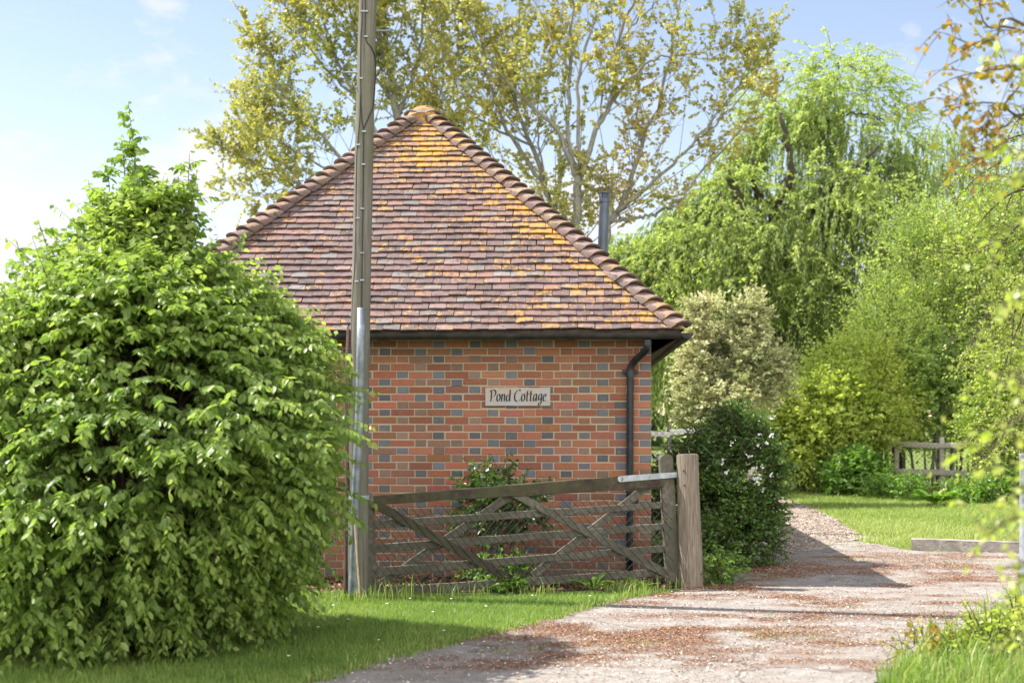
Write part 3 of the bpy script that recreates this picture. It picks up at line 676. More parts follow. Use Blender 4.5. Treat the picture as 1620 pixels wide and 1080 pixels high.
# stove flue
fb = H(-0.62, 5.6, 2.75); ftop = W(955, 302, 0)
d_ = H(-0.62, 5.6, 0)[1]; p_ = W(952, 420, d_); q_ = W(956.5, 318, d_)
b = Buf(); tubes(b, [p_ - UP * 0.6, p_, q_], 0.066, 18); fl = b.build('flue_pipe', M['flue'], house, smooth=False)
b = Buf(); tubes(b, [q_ - UP * 0.02, q_ + UP * 0.028], 0.076, 18); tubes(b, [q_ + UP * 0.105, q_ + UP * 0.125], 0.074, 18)
for k in range(14):
    a = k * 2 * math.pi / 14; c = q_ + A(math.cos(a) * 0.068, math.sin(a) * 0.068, 0); tubes(b, [c + UP * 0.02, c + UP * 0.11], 0.0055, 5)
tubes(b, [q_ + UP * 0.02, q_ + UP * 0.10], 0.040, 12)
b.build('flue_cowl', M['flue'], fl)

# name board
c0, c1 = on_wall(768, 642, 0.012), on_wall(870.5, 613, 0.012); cc = (c0 + c1) / 2
board = thing('name_board', 'grey wooden name board reading Pond Cottage on the brick wall', 'sign', cc)
wv_, hv_ = np.dot(c1 - c0, HX), c1[2] - c0[2]
b = Buf(); beam(b, cc - HX * wv_ / 2, cc + HX * wv_ / 2, hv_, hv_, -HY, 0.024, 8, 0.0008); b.build('board', M['board'], board)
def ell(cx, cy, rx, ry, a0, a1, sl=0.0, n=14):
    a = np.radians(np.linspace(a0, a1, n)); return [(cx + rx * math.cos(t) + sl * ry * math.sin(t), cy + ry * math.sin(t)) for t in a]
STROKES = {
 'P': (0.60, [[(0.13, 1.02), (0.12, 0.6), (0.09, 0.2), (0.03, -0.04)], [(-0.06, 0.86), (0.06, 0.98), (0.26, 1.06), (0.45, 0.98), (0.54, 0.80), (0.46, 0.56), (0.30, 0.40), (0.14, 0.36)]]),
 'o': (0.45, [ell(0.20, 0.32, 0.155, 0.33, 80, 450, 0.10)]),
 'n': (0.46, [[(0.10, 0.66), (0.07, 0.3), (0.05, -0.02)], [(0.07, 0.38), (0.20, 0.60), (0.31, 0.64), (0.34, 0.5), (0.31, 0.2), (0.32, 0.02), (0.40, 0.04)]]),
 'd': (0.52, [ell(0.19, 0.30, 0.15, 0.31, 60, 400, 0.10), [(0.42, 1.05), (0.41, 0.7), (0.37, 0.25), (0.37, 0.02), (0.44, 0.02)]]),
 ' ': (0.22, []),
 'C': (0.72, [[(0.66, 0.93), (0.55, 1.05), (0.36, 0.96), (0.16, 0.68), (0.09, 0.36), (0.16, 0.08), (0.34, -0.03), (0.52, 0.04), (0.62, 0.14)]]),
 't': (0.34, [[(0.17, 0.92), (0.14, 0.5), (0.11, 0.12), (0.17, 0.0), (0.28, 0.06)], [(0.00, 0.60), (0.16, 0.64), (0.33, 0.63)]]),
 'a': (0.48, [[(0.36, 0.60), (0.24, 0.66), (0.10, 0.48), (0.05, 0.2), (0.10, 0.01), (0.22, 0.10), (0.32, 0.34)], [(0.37, 0.66), (0.34, 0.3), (0.34, 0.04), (0.44, 0.06)]]),
 'g': (0.45, [[(0.36, 0.60), (0.24, 0.66), (0.10, 0.50), (0.07, 0.24), (0.13, 0.08), (0.24, 0.16), (0.33, 0.36)], [(0.38, 0.66), (0.35, 0.3), (0.31, -0.12), (0.18, -0.36), (0.05, -0.34), (0.10, -0.18), (0.22, -0.08)]]),
 'e': (0.40, [[(0.05, 0.28), (0.20, 0.34), (0.33, 0.50), (0.27, 0.65), (0.14, 0.54), (0.06, 0.28), (0.10, 0.04), (0.22, 0.0), (0.36, 0.12)]]),
}
txt = 'Pond Cottage'; tw_ = sum(STROKES[ch][0] for ch in txt); us = wv_ * 0.87 / tw_; uz = hv_ * 0.60
b = Buf(); x = cc - HX * wv_ * 0.425 - UP * hv_ * 0.235 - HY * 0.0128; ns = 0
nib = (HX * 0.9 * us * 0.16 + UP * 0.35 * us * 0.17) / 2
for ch in txt:
    adv, ss = STROKES[ch]
    for s_ in ss:
        p = curve([(u_, v_) for u_, v_ in s_], 26)
        C3 = x + HX * (p[:, :1] * us) + UP * (p[:, 1:] * uz) - HY * (0.0004 * (ns % 4)); ns += 1
        k = len(C3); V = np.concatenate((C3 - nib, C3 + nib, C3 - nib + HY * 0.002, C3 + nib + HY * 0.002))
        i = np.arange(k - 1)[:, None]
        b.add(V, [i + A(0, 1, k + 1, k).astype(int), i + A(0, 2 * k, 2 * k + 1, 1).astype(int), i + A(k, k + 1, 3 * k + 1, 3 * k).astype(int)])
    x = x + HX * adv * us
b.build('lettering', M['ink'], board)

# ------------------------------------------------------------------ field gate, posts
GA, GB = W(580, 800, 12.25), W(1072, 800, 12.86)
gx = nrm((GB - GA) * A(1, 1, 0)); gn = nrm(A(gx[1], -gx[0], 0))          # gn points to the camera
def GP(px, py, off=0.0):
    r = A((px - 810) / F, 1, (HZ - py) / F); c = A(0, 0, EYE); p0 = GA + gn * off
    return c + r * (np.dot(p0 - c, gn) / np.dot(r, gn))
PXM = F / 12.6
gate = thing('field_gate', 'weathered wooden five bar gate sagging before the brick wall', 'gate', (*GP(830, 930)[:2], 0.0))
def bar(name, p0, p1, w0, w1, off, th, mat, seg=12, wob=0.0015):
    b = Buf(); beam(b, GP(*p0, off), GP(*p1, off), w0 / PXM, w1 / PXM, gn, th, seg, wob); return b.build(name, M[mat], gate)
for (l, r, w) in ((830, 798, 11), (868, 832, 11.5), (905, 867, 12), (937, 904, 12.5)):
    bar('rail', (584, l), (1054, r), w + 1.5, w - 1, 0.0, 0.026, 'gatewood', 24, 0.0014)
bar('top_rail', (590, 791), (1048, 759), 14, 23, 0.03, 0.05, 'darkrail', 20, 0.002)
bar('rail', (988, 772.5), (1050, 768), 9, 9, 0.0, 0.026, 'gatewood')
bar('brace', (592, 796), (832, 929), 14, 13, 0.048, 0.026, 'darkrail', 18, 0.002)
bar('brace', (812, 780), (1068, 914), 12, 14, 0.030, 0.026, 'gatewood', 18, 0.002)
bar('brace', (808, 783), (586, 934), 13, 12, -0.026, 0.024, 'gatewood', 18, 0.0015)
bar('brace', (1031, 764), (842, 910), 13, 12, -0.026, 0.024, 'gatewood', 18, 0.0015)
b = Buf(); p0, p1 = GP(1053, 726, 0.0), GP(1064.5, 919, 0.0); beam(b, p0, p1, 22 / PXM, 23 / PXM, gn, 0.062, 14, 0.001)
t_ = nrm(p0 - p1); s_ = nrm(np.cross(gn, t_)); a = np.linspace(0, math.pi, 11)
rim = p0 + s_ * (np.cos(a) * 10.6 / PXM)[:, None] + t_ * (np.sin(a) * 8 / PXM)[:, None]
V = np.concatenate((rim + gn * 0.031, rim - gn * 0.031)); b.add(V, [np.arange(11)[None], np.arange(21, 10, -1)[None], [[q, q + 11, q + 12, q + 1] for q in range(10)]])
b.build('stile', M['gatewood'], gate)
bar('stile', (585, 792), (588, 936), 14, 14, -0.008, 0.05, 'gatewood')
b = Buf(); p0, p1 = GP(982, 757.5, 0.062), GP(1079, 750, 0.062); beam(b, p0, p1, 9.5 / PXM, 8.5 / PXM, gn, 0.008, 4, 0.0)
c = p0; a = np.linspace(0, 2 * math.pi, 13)[:-1]; tubes(b, [c - gn * 0.004, c + gn * 0.004], 4.8 / PXM, 12)
for u_ in (0.06, 0.35, 0.62, 0.82): q = p0 + (p1 - p0) * u_; tubes(b, [q, q + gn * 0.010], 0.008, 8)
b.build('hinge_strap', M['zinc'], gate)
b = Buf(); q = GP(1076.5, 894, 0.03); box(b, q, gx * 0.020, gn * 0.012, UP * 0.028); b.build('lower_hinge', M['zinc'], gate)
# chain link netting stapled over the lower part of the gate
b = Buf(); segs = []; cell = 13.2
def top_y(px): return 793 + (px - 590) * (778 - 800) / 470 + 8
def bot_y(px): return 947 + (px - 590) * (925 - 947) / 470
for sgn in (-1, 1):
    for k in range(-30, 70):
        x0 = 560 + k * cell * 1.0; line = []
        for s_ in np.linspace(0, 1, 15):
            py = 775 + s_ * 175; px = x0 + sgn * (py - 775) * 0.86 + 2.2 * math.sin(py * 0.12 + k) * 0.5
            if 586 < px < 1066 and top_y(px) < py < bot_y(px): line.append(GP(px, py, 0.068 + 0.004 * math.sin(px * 0.05 + py * 0.09)))
            elif len(line) > 1: segs.append(line); line = []
            else: line = []
        if len(line) > 1: segs.append(line)
for s_ in segs: tubes(b, curve(s_, max(4, len(s_) + 2)), 0.0030, 3, caps=False)
b.build('wire_netting', M['wire'], gate)

def log_post(name, label, cat, base, top, r0, r1, mat, sides=28, rings=22, rough=0.05, seed=1, top_uneven=0.012):
    th = thing(name, label, cat, base)
    u = np.linspace(0, 1, rings); a = np.arange(sides) * 2 * np.pi / sides
    base, top = A(*base), A(*top); ax = nrm(top - base)
    X = nrm(np.cross(ax, A(0, 1, 0))); Y = np.cross(ax, X); V = []
    for i, q in enumerate(u):
        an = np.stack((np.cos(a) * 1.6, np.sin(a) * 1.6, np.full(sides, q * 2.2)), -1)
        r = (r0 + (r1 - r0) * q) * (1 + rough * 2 * (fbm(an, seed, 3) - 0.5) + rough * 0.5 * (vnoise(np.stack((a * 4, np.full(sides, q * 0.7)), -1), seed) - 0.5))
        c = base + (top - base) * q
        V.append(c + X * (np.cos(a) * r)[:, None] + Y * (np.sin(a) * r)[:, None] + (ax * (top_uneven * (vnoise(np.stack((np.cos(a), np.sin(a)), -1) * 1.5, seed + 4)[:, None] - 0.5) * 2 if i >= rings - 2 else 0)))
    V.append(top + X * 0.85 * r1 * np.cos(a)[:, None] + Y * 0.85 * r1 * np.sin(a)[:, None] + ax * 0.006)
    V = np.concatenate(V); I = np.arange((rings + 1) * sides).reshape(-1, sides); J = np.roll(I, -1, 1)
    f = np.stack((I[:-1], I[1:], J[1:], J[:-1]), -1).reshape(-1, 4)
    b = Buf(); b.add(V, [f, I[-1][::-1][None]]); b.build('shaft', M[mat], th)
    return th
pb, pt = W(1094, 929, 12.80), W(1087.5, 719, 12.80); pb[2] = -0.02
post = log_post('gate_post', 'thick round weathered log post carrying the gate hinges', 'post', pb, pt, 19.5 * 12.8 / F, 17 * 12.8 / F, 'post', rough=0.17, seed=3)
b = Buf(); q = GP(1083, 752, 0.062); tubes(b, [q - UP * 0.045, q + UP * 0.035], 0.013, 10); tubes(b, [GP(1078, 757, 0.05), GP(1090, 757, -0.02)], 0.012, 8); b.build('hinge_pin', M['zinc'], post)
b = Buf(); q = GP(1083, 895, 0.03); tubes(b, [q - UP * 0.04, q + UP * 0.03], 0.014, 10); tubes(b, [q, GP(1092, 896, 0.0)], 0.016, 8); b.build('hinge_pin', M['rust'], post)
for (px, py) in ((1083, 767), (1082, 744)):
    b = Buf(); q = W(px, py, 12.68); tubes(b, [q + A(0, 0.05, 0), q], 0.008, 8); b.build('bolt', M['rust'], post)

# ------------------------------------------------------------------ telegraph pole
PD = 12.05
def pc(py): return np.interp(py, [-800, 0, 240, 650, 945], [594, 582, 576, 567.5, 565.5])
pole = thing('telegraph_pole', 'tall wooden telegraph pole with cables and a galvanised cable guard', 'pole', W(565.5, 946, PD) * A(1, 1, 0))
ys = np.linspace(960, -700, 40); pp = np.array([W(pc(y), y, PD) for y in ys]); pp[0, 2] = -0.03
rad = np.interp(ys, [-700, 0, 650, 960], [10.5, 14, 15.8, 17.3]) * PD / F
b = Buf(); k, sd = len(pp), 20; a = np.arange(sd) * 2 * np.pi / sd; V = []
for i in range(k):
    r = rad[i] * (1 + 0.03 * (vnoise(np.stack((np.cos(a) * 2, np.sin(a) * 2, np.full(sd, i * 0.25)), -1), 3) - 0.5)); V.append(pp[i] + np.stack((np.cos(a) * r, np.sin(a) * r, 0 * a), -1))
I = np.arange(k * sd).reshape(k, sd); J = np.roll(I, -1, 1)
b.add(np.concatenate(V), [np.stack((I[:-1], J[:-1], J[1:], I[1:]), -1).reshape(-1, 4), I[-1][None]]); b.build('shaft', M['pole'], pole, smooth=True)
def pole_front(px, py, off=0.004):
    """A point just proud of the pole's near face that the photograph shows at (px, py)."""
    r = np.interp(py, [-700, 0, 650, 960], [10.5, 14, 15.8, 17.3]); u = np.clip((px - pc(py)) / r, -1.25, 1.25)
    ry = r * PD / F; return W(px, py, PD - math.sqrt(max(0, 1 - min(1, u * u))) * ry - off)
b = Buf(); ys = [487, 560, 640, 700, 780, 850, 905, 940]; cx = [571.5, 570, 568.5, 566, 562, 560.5, 560, 560]; hw = [6.6, 6.6, 6.6, 6.4, 6.2, 6.2, 7.5, 9.5]
a = np.linspace(0, math.pi, 9); V = []
for y, x_, w_ in zip(ys, cx, hw):
    c = pole_front(x_, y, 0.0); V.append(c + A(1, 0, 0) * (np.cos(a) * w_ * PD / F)[:, None] + A(0, -1, 0) * (np.sin(a) * 0.030 - 0.008)[:, None])
n_ = len(ys); V = np.concatenate(V); f = [[i * 9 + q, (i + 1) * 9 + q, (i + 1) * 9 + q + 1, i * 9 + q + 1] for i in range(n_ - 1) for q in range(8)]
b.add(V, [f, np.arange(9)[None]]); b.build('cable_guard', M['galv'], pole, smooth=True)
b = Buf(); tubes(b, curve([pole_front(x_, y_, 0.006) for x_, y_ in ((572, -300), (573, 0), (571, 60), (570.5, 125), (572, 185), (575, 212), (574.5, 300), (573, 400), (572, 490))], 40), 0.0055, 6); b.build('cable', M['cable'], pole)
b = Buf(); tubes(b, curve([pole_front(x_, y_, 0.006) for x_, y_ in ((578, -300), (578, 0), (578, 58), (588, 76), (593.5, 92), (594, 120), (591, 165), (585, 182), (576, 202))], 40), 0.0045, 6); b.build('cable', M['cable'], pole)
b = Buf(); tubes(b, curve([pole_front(x_, y_, 0.006) for x_, y_ in ((570, 150), (569, 190), (566, 225), (564, 260), (562, 400), (558, 470), (555, 560), (553, 640))], 40), 0.004, 6); b.build('cable', M['cable'], pole)
for (x_, y_) in ((573, 18), (579, 18), (579, 58), (571, 124), (576, 208), (567, 229), (575, 260), (573, 330), (566, 345), (573, 400), (564, 445), (573, 443)):
    b = Buf(); c = pole_front(x_, y_, 0.008); box(b, c, A(0.016, 0, 0), A(0, 0.008, 0), A(0, 0, 0.006)); b.build('cable_clip', M['zinc'], pole)
for (xa, xb, y_) in ((592, 617, 49), (566, 542, 115), (598, 620, -120), (566, 545, -60)):
    b = Buf(); tubes(b, [W(xa, y_, PD), W(xb, y_, PD)], 0.010, 8); tubes(b, [W(xb, y_, PD), W(xb + (1 if xb > xa else -1) * 0.5, y_ - 3, PD)], 0.012, 8); b.build('step_peg', M['galv'], pole)
b = Buf(); ra = np.linspace(-2.9, 0.4, 14); c = W(pc(786), 786, PD); rr_ = 17.3 * PD / F
ring = c + np.stack((np.cos(ra) * rr_, np.sin(ra) * rr_, 0 * ra), -1)
V = np.concatenate((ring + UP * 0.018, ring - UP * 0.018)); b.add(V, [[[q, q + 1, q + 15, q + 14] for q in range(13)]]); b.build('steel_band', M['zinc'], pole)
for (pts, r_, mt) in (([(551, 520), (548, 600), (547.5, 700), (548.5, 760), (547, 860), (546, 948)], 0.014, 'brown_pipe'), ([(555, 770), (554, 860), (553, 948)], 0.012, 'brown_pipe'), ([(549, 760), (554, 840), (557, 872), (553, 905), (551, 930)], 0.006, 'cable'), ([(551, 545), (553, 640), (552, 720), (556, 800), (561, 850)], 0.004, 'cable')):
    b = Buf(); tubes(b, curve([W(x_, y_, PD - 0.02 - 0.02 * (i % 2)) for i, (x_, y_) in enumerate(pts)], 24), r_, 8); b.build('cable_duct', M[mt], pole)
b = Buf()
for k in range(5):
    a = np.linspace(0, 2 * math.pi, 14); c = W(549, 903 + k * 3, PD - 0.02); tubes(b, c + np.stack((np.cos(a) * 0.03, np.sin(a) * 0.022, 0.006 * np.sin(a + k)), -1), 0.003, 5, caps=False)
b.build('wire_binding', M['cable'], pole)
cane = Buf(); tubes(cane, np.linspace(W(559, 800, 11.90), W(570, 954, 11.75), 8) , 0.0075, 8)
for q in np.linspace(0.1, 0.9, 6): c = W(559, 800, 11.90) * (1 - q) + W(570, 954, 11.75) * q; tubes(cane, [c - UP * 0.004, c + UP * 0.004], 0.009, 8)
o = cane.build('garden_cane', M['cane'], base=tuple(W(570, 954, 11.75))); tag(o, 'thin pale bamboo cane leaning against the telegraph pole foot', 'cane')

# grey metal post across the drive, timber sleeper, fences
mp_ = thing('metal_post', 'plain grey metal post standing at the right edge of the drive', 'post', (W(1620, 945, 12.1) * A(1, 1, 0)))
b = Buf(); c = W(1620, 945, 12.1); tubes(b, [(c[0], c[1], -0.03), (c[0], c[1], 1.20)], 0.038, 16); b.build('tube', M['zinc'], mp_)
b = Buf(); tubes(b, [(c[0], c[1], 1.20), (c[0], c[1], 1.225)], 0.041, 16); b.build('cap', M['zinc'], mp_)
sl0, sl1 = G(1446, 871), G(1660, 877)
slp = Buf(); beam(slp, sl0 + A(0, 0.10, 0.065), sl1 + A(0, 0.10, 0.055), 0.17, 0.15, A(0, 0, 1), 0.14, 13, 0.010)
tag(slp.build('timber_sleeper', M['sleeper'], base=tuple((sl0 + sl1) / 2)), 'long weathered grey timber sleeper edging the lawn by the drive', 'sleeper')
def rail_fence(name, label, pts, zs, ph, mat, pw=0.11, rw=0.13, netting=True, posts=None, post_mat=None):
    th = thing(name, label, 'fence', (*pts[0][:2], 0)); pts = [A(*p) for p in pts]
    for p in (posts or pts):
        p = A(*p); b = Buf(); beam(b, A(p[0], p[1], -0.05), A(p[0], p[1], ph), pw, pw * 0.95, A(0, -1, 0), pw, 6, 0.003); b.build('post', M[post_mat or mat], th)
    for i in range(len(pts) - 1):
        for z in zs:
            b = Buf(); d = nrm(pts[i + 1] - pts[i]); n = A(d[1], -d[0], 0); o_ = n * (pw / 2 + 0.02)
            beam(b, pts[i] + UP * (z + rng.normal(0, 0.02)) + o_, pts[i + 1] + UP * (z + rng.normal(0, 0.02)) + o_, rw, rw, n, 0.035, 10, 0.003); b.build('rail', M[mat], th)
    if netting:
        b = Buf()
        for i in range(len(pts) - 1):
            d = pts[i + 1] - pts[i]; L = np.linalg.norm(d); d = d / L; n = A(d[1], -d[0], 0); o_ = n * (pw / 2 + 0.045)
            c_ = 0.09
            for sgn in (-1, 1):
                for k in range(int(-zs[-1] / c_) - 1, int(L / c_) + int(zs[-1] / c_) + 1):
                    x0 = k * c_; za, zb = 0.08, zs[-1] + 0.02
                    xa, xb = x0, x0 + sgn * (zb - za)
                    ta, tb = 0.0, 1.0
                    if xb != xa:
                        q0, q1 = sorted(((0 - xa) / (xb - xa), (L - xa) / (xb - xa))); ta, tb = max(0, q0), min(1, q1)
                    if tb - ta > 0.05:
                        P_ = lambda q: pts[i] + d * (xa + (xb - xa) * q) + UP * (za + (zb - za) * q) + o_
                        tubes(b, [P_(ta), P_(tb)], 0.0022, 3, caps=False)
        b.build('wire_netting', M['wire'], th)
    return th
fz = lambda px, d: A((px - 810) / F * d, d, 0)
rail_fence('post_and_rail_fence', 'grey wooden post and rail fence with wire under the tall hedge', [fz(1345, 29.5), fz(1418, 29.0), fz(1490, 28.4), fz(1568, 27.8), fz(1650, 27.2)], (0.42, 0.98), 1.14, 'palewood', 0.09, 0.10)
rail_fence('white_rail_fence', 'white painted rail fence with green netting beyond the cottage corner', [fz(985, 21.0), fz(1059, 21.0), fz(1135, 21.0)], (0.98, 1.31), 1.42, 'white', 0.06, 0.075, post_mat='bark')

# ------------------------------------------------------------------ foliage builders
OV_V = np.array([(0, 0, 0), (0.36, 0, -0.045), (0.72, 0, -0.06), (1.0, 0, -0.11), (0.30, 0.27, 0.02), (0.68, 0.23, 0.0), (0.30, -0.27, 0.02), (0.68, -0.23, 0.0)])
OV_F = [np.array([[1, 0, 6], [0, 1, 4], [2, 7, 3], [5, 2, 3]]), np.array([[1, 6, 7, 2], [4, 1, 2, 5]])]
RH_V = np.array([(0, 0, 0), (0.45, -0.34, 0.03), (1.0, 0, -0.06), (0.45, 0.34, 0.03)]); RH_F = [np.array([[0, 1, 2, 3]])]
RN_V = np.array([(0, 0, 0), (0.35, -0.42, 0.05), (0.8, -0.30, 0.02), (1.0, 0, -0.05), (0.8, 0.30, 0.02), (0.35, 0.42, 0.05)]); RN_F = [np.arange(6)[None]]
NA_V = np.array([(0, 0, 0), (0.4, -0.13, 0.02), (1.0, 0, -0.05), (0.4, 0.13, 0.02)])
def leaves(B, pos, d, n, size, tmpl='ov', t=None, wid=1.0):
    pos = pos.reshape(-1, 3); d = nrm(d.reshape(-1, 3)); n = n.reshape(-1, 3); N = len(pos)
    n = nrm(n - d * np.sum(n * d, 1, keepdims=True)); s = np.cross(n, d)
    V0, F0 = {'ov': (OV_V, OV_F), 'rh': (RH_V, RH_F), 'rn': (RN_V, RN_F), 'na': (NA_V, RH_F)}[tmpl]
    size = np.broadcast_to(size, (N,))[:, None, None]
    V = pos[:, None] + size * (d[:, None] * V0[:, :1] + wid * s[:, None] * V0[:, 1:2] + n[:, None] * V0[:, 2:3])
    off = (np.arange(N) * len(V0))[:, None, None]
    B.add(V, [(f[None] + off).reshape(-1, f.shape[1]) for f in F0], t=np.repeat(rng.random(N) if t is None else np.clip(t, 0, 1), len(V0)))
def sprays(BL, BS, P, D, L, m, ls, droop=0.3, hang=0.45, flat=0.7, tw=0.003, tmpl='ov', t0=None, jit=0.3, s0=0.12, wid=1.0, spread=0.85, tips=0.0):
    """Leafy shoots: from P along D for L metres, m leaves set left and right along each."""
    n = len(P); D = nrm(D); L = np.broadcast_to(L, (n,)); dr = droop * L
    s = np.linspace(s0, 1, m)[None] + rng.normal(0, 0.25 / m, (n, m))
    pos = P[:, None] + D[:, None] * (L[:, None] * s)[..., None] - UP * (dr[:, None] * s ** 2)[..., None]
    T = nrm(D[:, None] - UP * (2 * droop * s)[..., None])
    lat = nrm(np.cross(T, UP + rng.normal(0, 0.25, (n, 1, 3)))) * np.where(np.arange(m) % 2, 1, -1)[None, :, None]
    d = nrm(0.55 * T + spread * lat - UP * hang + rng.normal(0, jit, (n, m, 3)))
    nn = UP * flat + rng.normal(0, 0.42, (n, m, 3)) + 0.25 * lat
    sz = ls * (0.62 + 0.55 * rng.random((n, m))) * np.where(s > 0.85, 0.8, 1.0)
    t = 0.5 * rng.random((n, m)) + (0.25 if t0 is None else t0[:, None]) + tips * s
    leaves(BL, pos, d, nn, sz.ravel(), tmpl, t.ravel(), wid)
    if BS is not None:
        u = np.linspace(0, 1, 4)[None]
        path = P[:, None] + D[:, None] * (L[:, None] * u)[..., None] - UP * (dr[:, None] * u ** 2)[..., None]
        tubes(BS, path, np.array([1.6, 1.2, 0.8, 0.4]) * tw, 3, caps=False)
def rand_dirs(n, up=0.0):
    v = rng.normal(0, 1, (n, 3)); v = nrm(v); v[:, 2] += up; return nrm(v)
def blob_points(blobs, n, inner=0.55, up=0.15, lump=0.35, seed=0):
    """Points spread through ellipsoids [(centre, radii)], denser outside, lumpy; returns points, outward directions."""
    w = np.array([r[0] * r[1] + r[1] * r[2] + r[0] * r[2] for c, r in blobs]); w = w / w.sum()
    k = rng.choice(len(blobs), n, p=w); C = np.array([b[0] for b in blobs])[k]; R = np.array([b[1] for b in blobs])[k]
    d = rand_dirs(n, up); rr = inner + (1 - inner) * rng.random(n) ** 0.6
    rr = rr * (1 + lump * 2 * (fbm(d * 1.7 + C * 0.7, seed, 3) - 0.5))
    return C + d * R * rr[:, None], nrm(d / R)
def stems_to(B, base, pts, r0, r1, sides=6, sag=0.15, k=7, spread=0.08):
    for p in pts:
        p = A(*p); b0 = (A(p[0] * 0.8 + base[0] * 0.2, base[1] + 0.2 * (p[1] - base[1]), base[2]) if spread > 0.5 else A(*base)) + A(*rng.normal(0, 0.08, 2), 0) if np.ndim(base) == 1 else A(*base[rng.integers(len(base))])
        m1 = b0 + (p - b0) * A(0.35, 0.35, 0.55) + rng.normal(0, 0.05, 3); tubes(B, curve([b0 - UP * 0.03, m1, p], k), np.linspace(r0, r1, k), sides)

# ------------------------------------------------------------------ hornbeam in the foreground
hb = thing('hornbeam_bush', 'large rounded bright green leafy bush with a tall pointed leader', 'bush', (-2.56, 9.75, 0))
HC = A(-2.56, 9.75, 0)
def hb_profile(z, ang):
    """Crown radius at height z in direction ang (0 = right)."""
    zs = [0.0, 0.12, 0.35, 0.70, 1.05, 1.4, 1.75, 2.05, 2.3, 2.45, 2.65, 2.95, 3.25]
    right = np.interp(z, zs, [0.72, 0.86, 1.0, 1.22, 1.52, 1.66, 1.60, 1.40, 1.05, 0.50, 0.24, 0.10, 0.03])
    left = np.interp(z, zs, [1.3, 1.45, 1.6, 1.7, 1.7, 1.62, 1.42, 1.12, 0.82, 0.52, 0.28, 0.12, 0.03])
    c = (np.cos(ang) + 1) / 2
    r = right * c + left * (1 - c); q = np.stack((np.cos(ang) * 1.3, np.sin(ang) * 1.3, z * 2.0), -1)
    return r * np.where(z > 2.5, 1.0, 1.0) * (1 - 0.10 * np.sin(ang)) * (0.90 + np.clip(0.36 + 0.35 * (z - 1.9), 0.36, 0.75) * (fbm(q, 41, 3) - 0.42) * 2)
n = 9800
z = np.concatenate((rng.random(int(n * 0.84)) * 2.65 + 0.10, 2.0 + rng.random(n - int(n * 0.84)) * 0.95)); ang = rng.random(n) * 2 * np.pi
keep = fbm(np.stack((np.cos(ang) * 4.5, np.sin(ang) * 4.5, z * 7.0), -1), 44, 3) > 0.41
z, ang = z[keep], ang[keep]; n = len(z)
R = hb_profile(z, ang); L = 0.28 + 0.42 * rng.random(n) ** 1.3
L = np.where(z > 2.45, L * 0.62, L)
fr = 1 - 0.42 * rng.random(n) ** 1.7
rr = np.maximum(R * fr - L * 0.75, 0.03)
P = HC + np.stack((np.cos(ang) * rr, np.sin(ang) * rr, z), -1)
aj = ang + rng.normal(0, 0.45, n)
upz = np.clip((z - 1.6) * 0.45, -0.05, 0.7)
D = np.stack((np.cos(aj), np.sin(aj), upz + rng.normal(0.12, 0.18, n)), -1)
BL, BS = Buf(), Buf()
dr = np.clip(0.50 - 0.16 * z, 0.08, 0.5)
for lo, hi, dv, hg in ((0, 1.2, 0.42, 0.75), (1.2, 2.3, 0.30, 0.6), (2.3, 9, 0.12, 0.5)):
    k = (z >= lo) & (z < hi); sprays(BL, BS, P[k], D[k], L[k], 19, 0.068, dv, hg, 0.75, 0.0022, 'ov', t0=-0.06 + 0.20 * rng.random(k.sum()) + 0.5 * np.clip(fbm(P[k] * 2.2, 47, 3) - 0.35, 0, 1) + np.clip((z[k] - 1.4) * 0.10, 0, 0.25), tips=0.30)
# upright leading shoots
for (px, py, d, ln, z0) in ((203, 162, 9.85, 1.15, 2.7), (207, 215, 9.9, 0.8, 2.7), (300, 243, 9.8, 0.62, 0), (312, 268, 9.7, 0.5, 0), (150, 300, 9.7, 0.55, 0), (128, 330, 9.9, 0.5, 0), (170, 262, 9.9, 0.55, 0), (245, 300, 9.7, 0.6, 0), (275, 320, 10, 0.6, 0), (60, 348, 9.6, 0.5, 0), (25, 380, 9.8, 0.5, 0), (105, 360, 9.6, 0.5, 0), (345, 372, 9.6, 0.45, 0), (225, 270, 9.8, 0.7, 0), (185, 300, 9.6, 0.7, 0), (240, 262, 9.75, 0.6, 0), (140, 285, 9.7, 0.6, 0), (215, 235, 9.7, 0.6, 0), (192, 215, 9.8, 0.5, 0), (290, 285, 9.7, 0.5, 0), (215, 320, 9.5, 0.6, 0), (160, 350, 9.5, 0.6, 0)):
    e = W(px, py, d); b0 = e - UP * ln + A(*(rng.normal(0, 0.05, 2) - (e - HC)[:2] * 0.22), 0)
    dd = e - b0; l_ = np.linalg.norm(dd)
    sprays(BL, BS, b0[None], dd[None], np.array([l_]), int(l_ * 46), 0.072, 0.0, 0.75, 0.45, 0.0045, 'ov', t0=np.array([0.35]), s0=0.05)
    m = int(l_ * 15); s_ = rng.random(m) * 0.92; Pp = b0 + dd * s_[:, None]; Dd = nrm(rand_dirs(m) * A(1, 1, 0.2) + UP * 0.5)
    sprays(BL, BS, Pp, Dd, 0.20 * (1 - s_) + 0.08, 8, 0.07, 0.25, 0.7, 0.6, 0.002, 'ov', t0=np.full(m, 0.3))
m = 150; z2 = 1.9 + 0.85 * rng.random(m); a2 = rng.random(m) * 2 * np.pi; r2 = hb_profile(z2, a2) * (0.35 + 0.6 * rng.random(m))
P2 = HC + np.stack((np.cos(a2) * r2, np.sin(a2) * r2, z2 - 0.15), -1); l2 = 0.25 + 0.4 * rng.random(m)
m_ = 1000; z3 = 0.3 + 2.1 * rng.random(m_); a3 = rng.random(m_) * 2 * np.pi; r3 = hb_profile(z3, a3) * (0.35 + 0.4 * rng.random(m_))
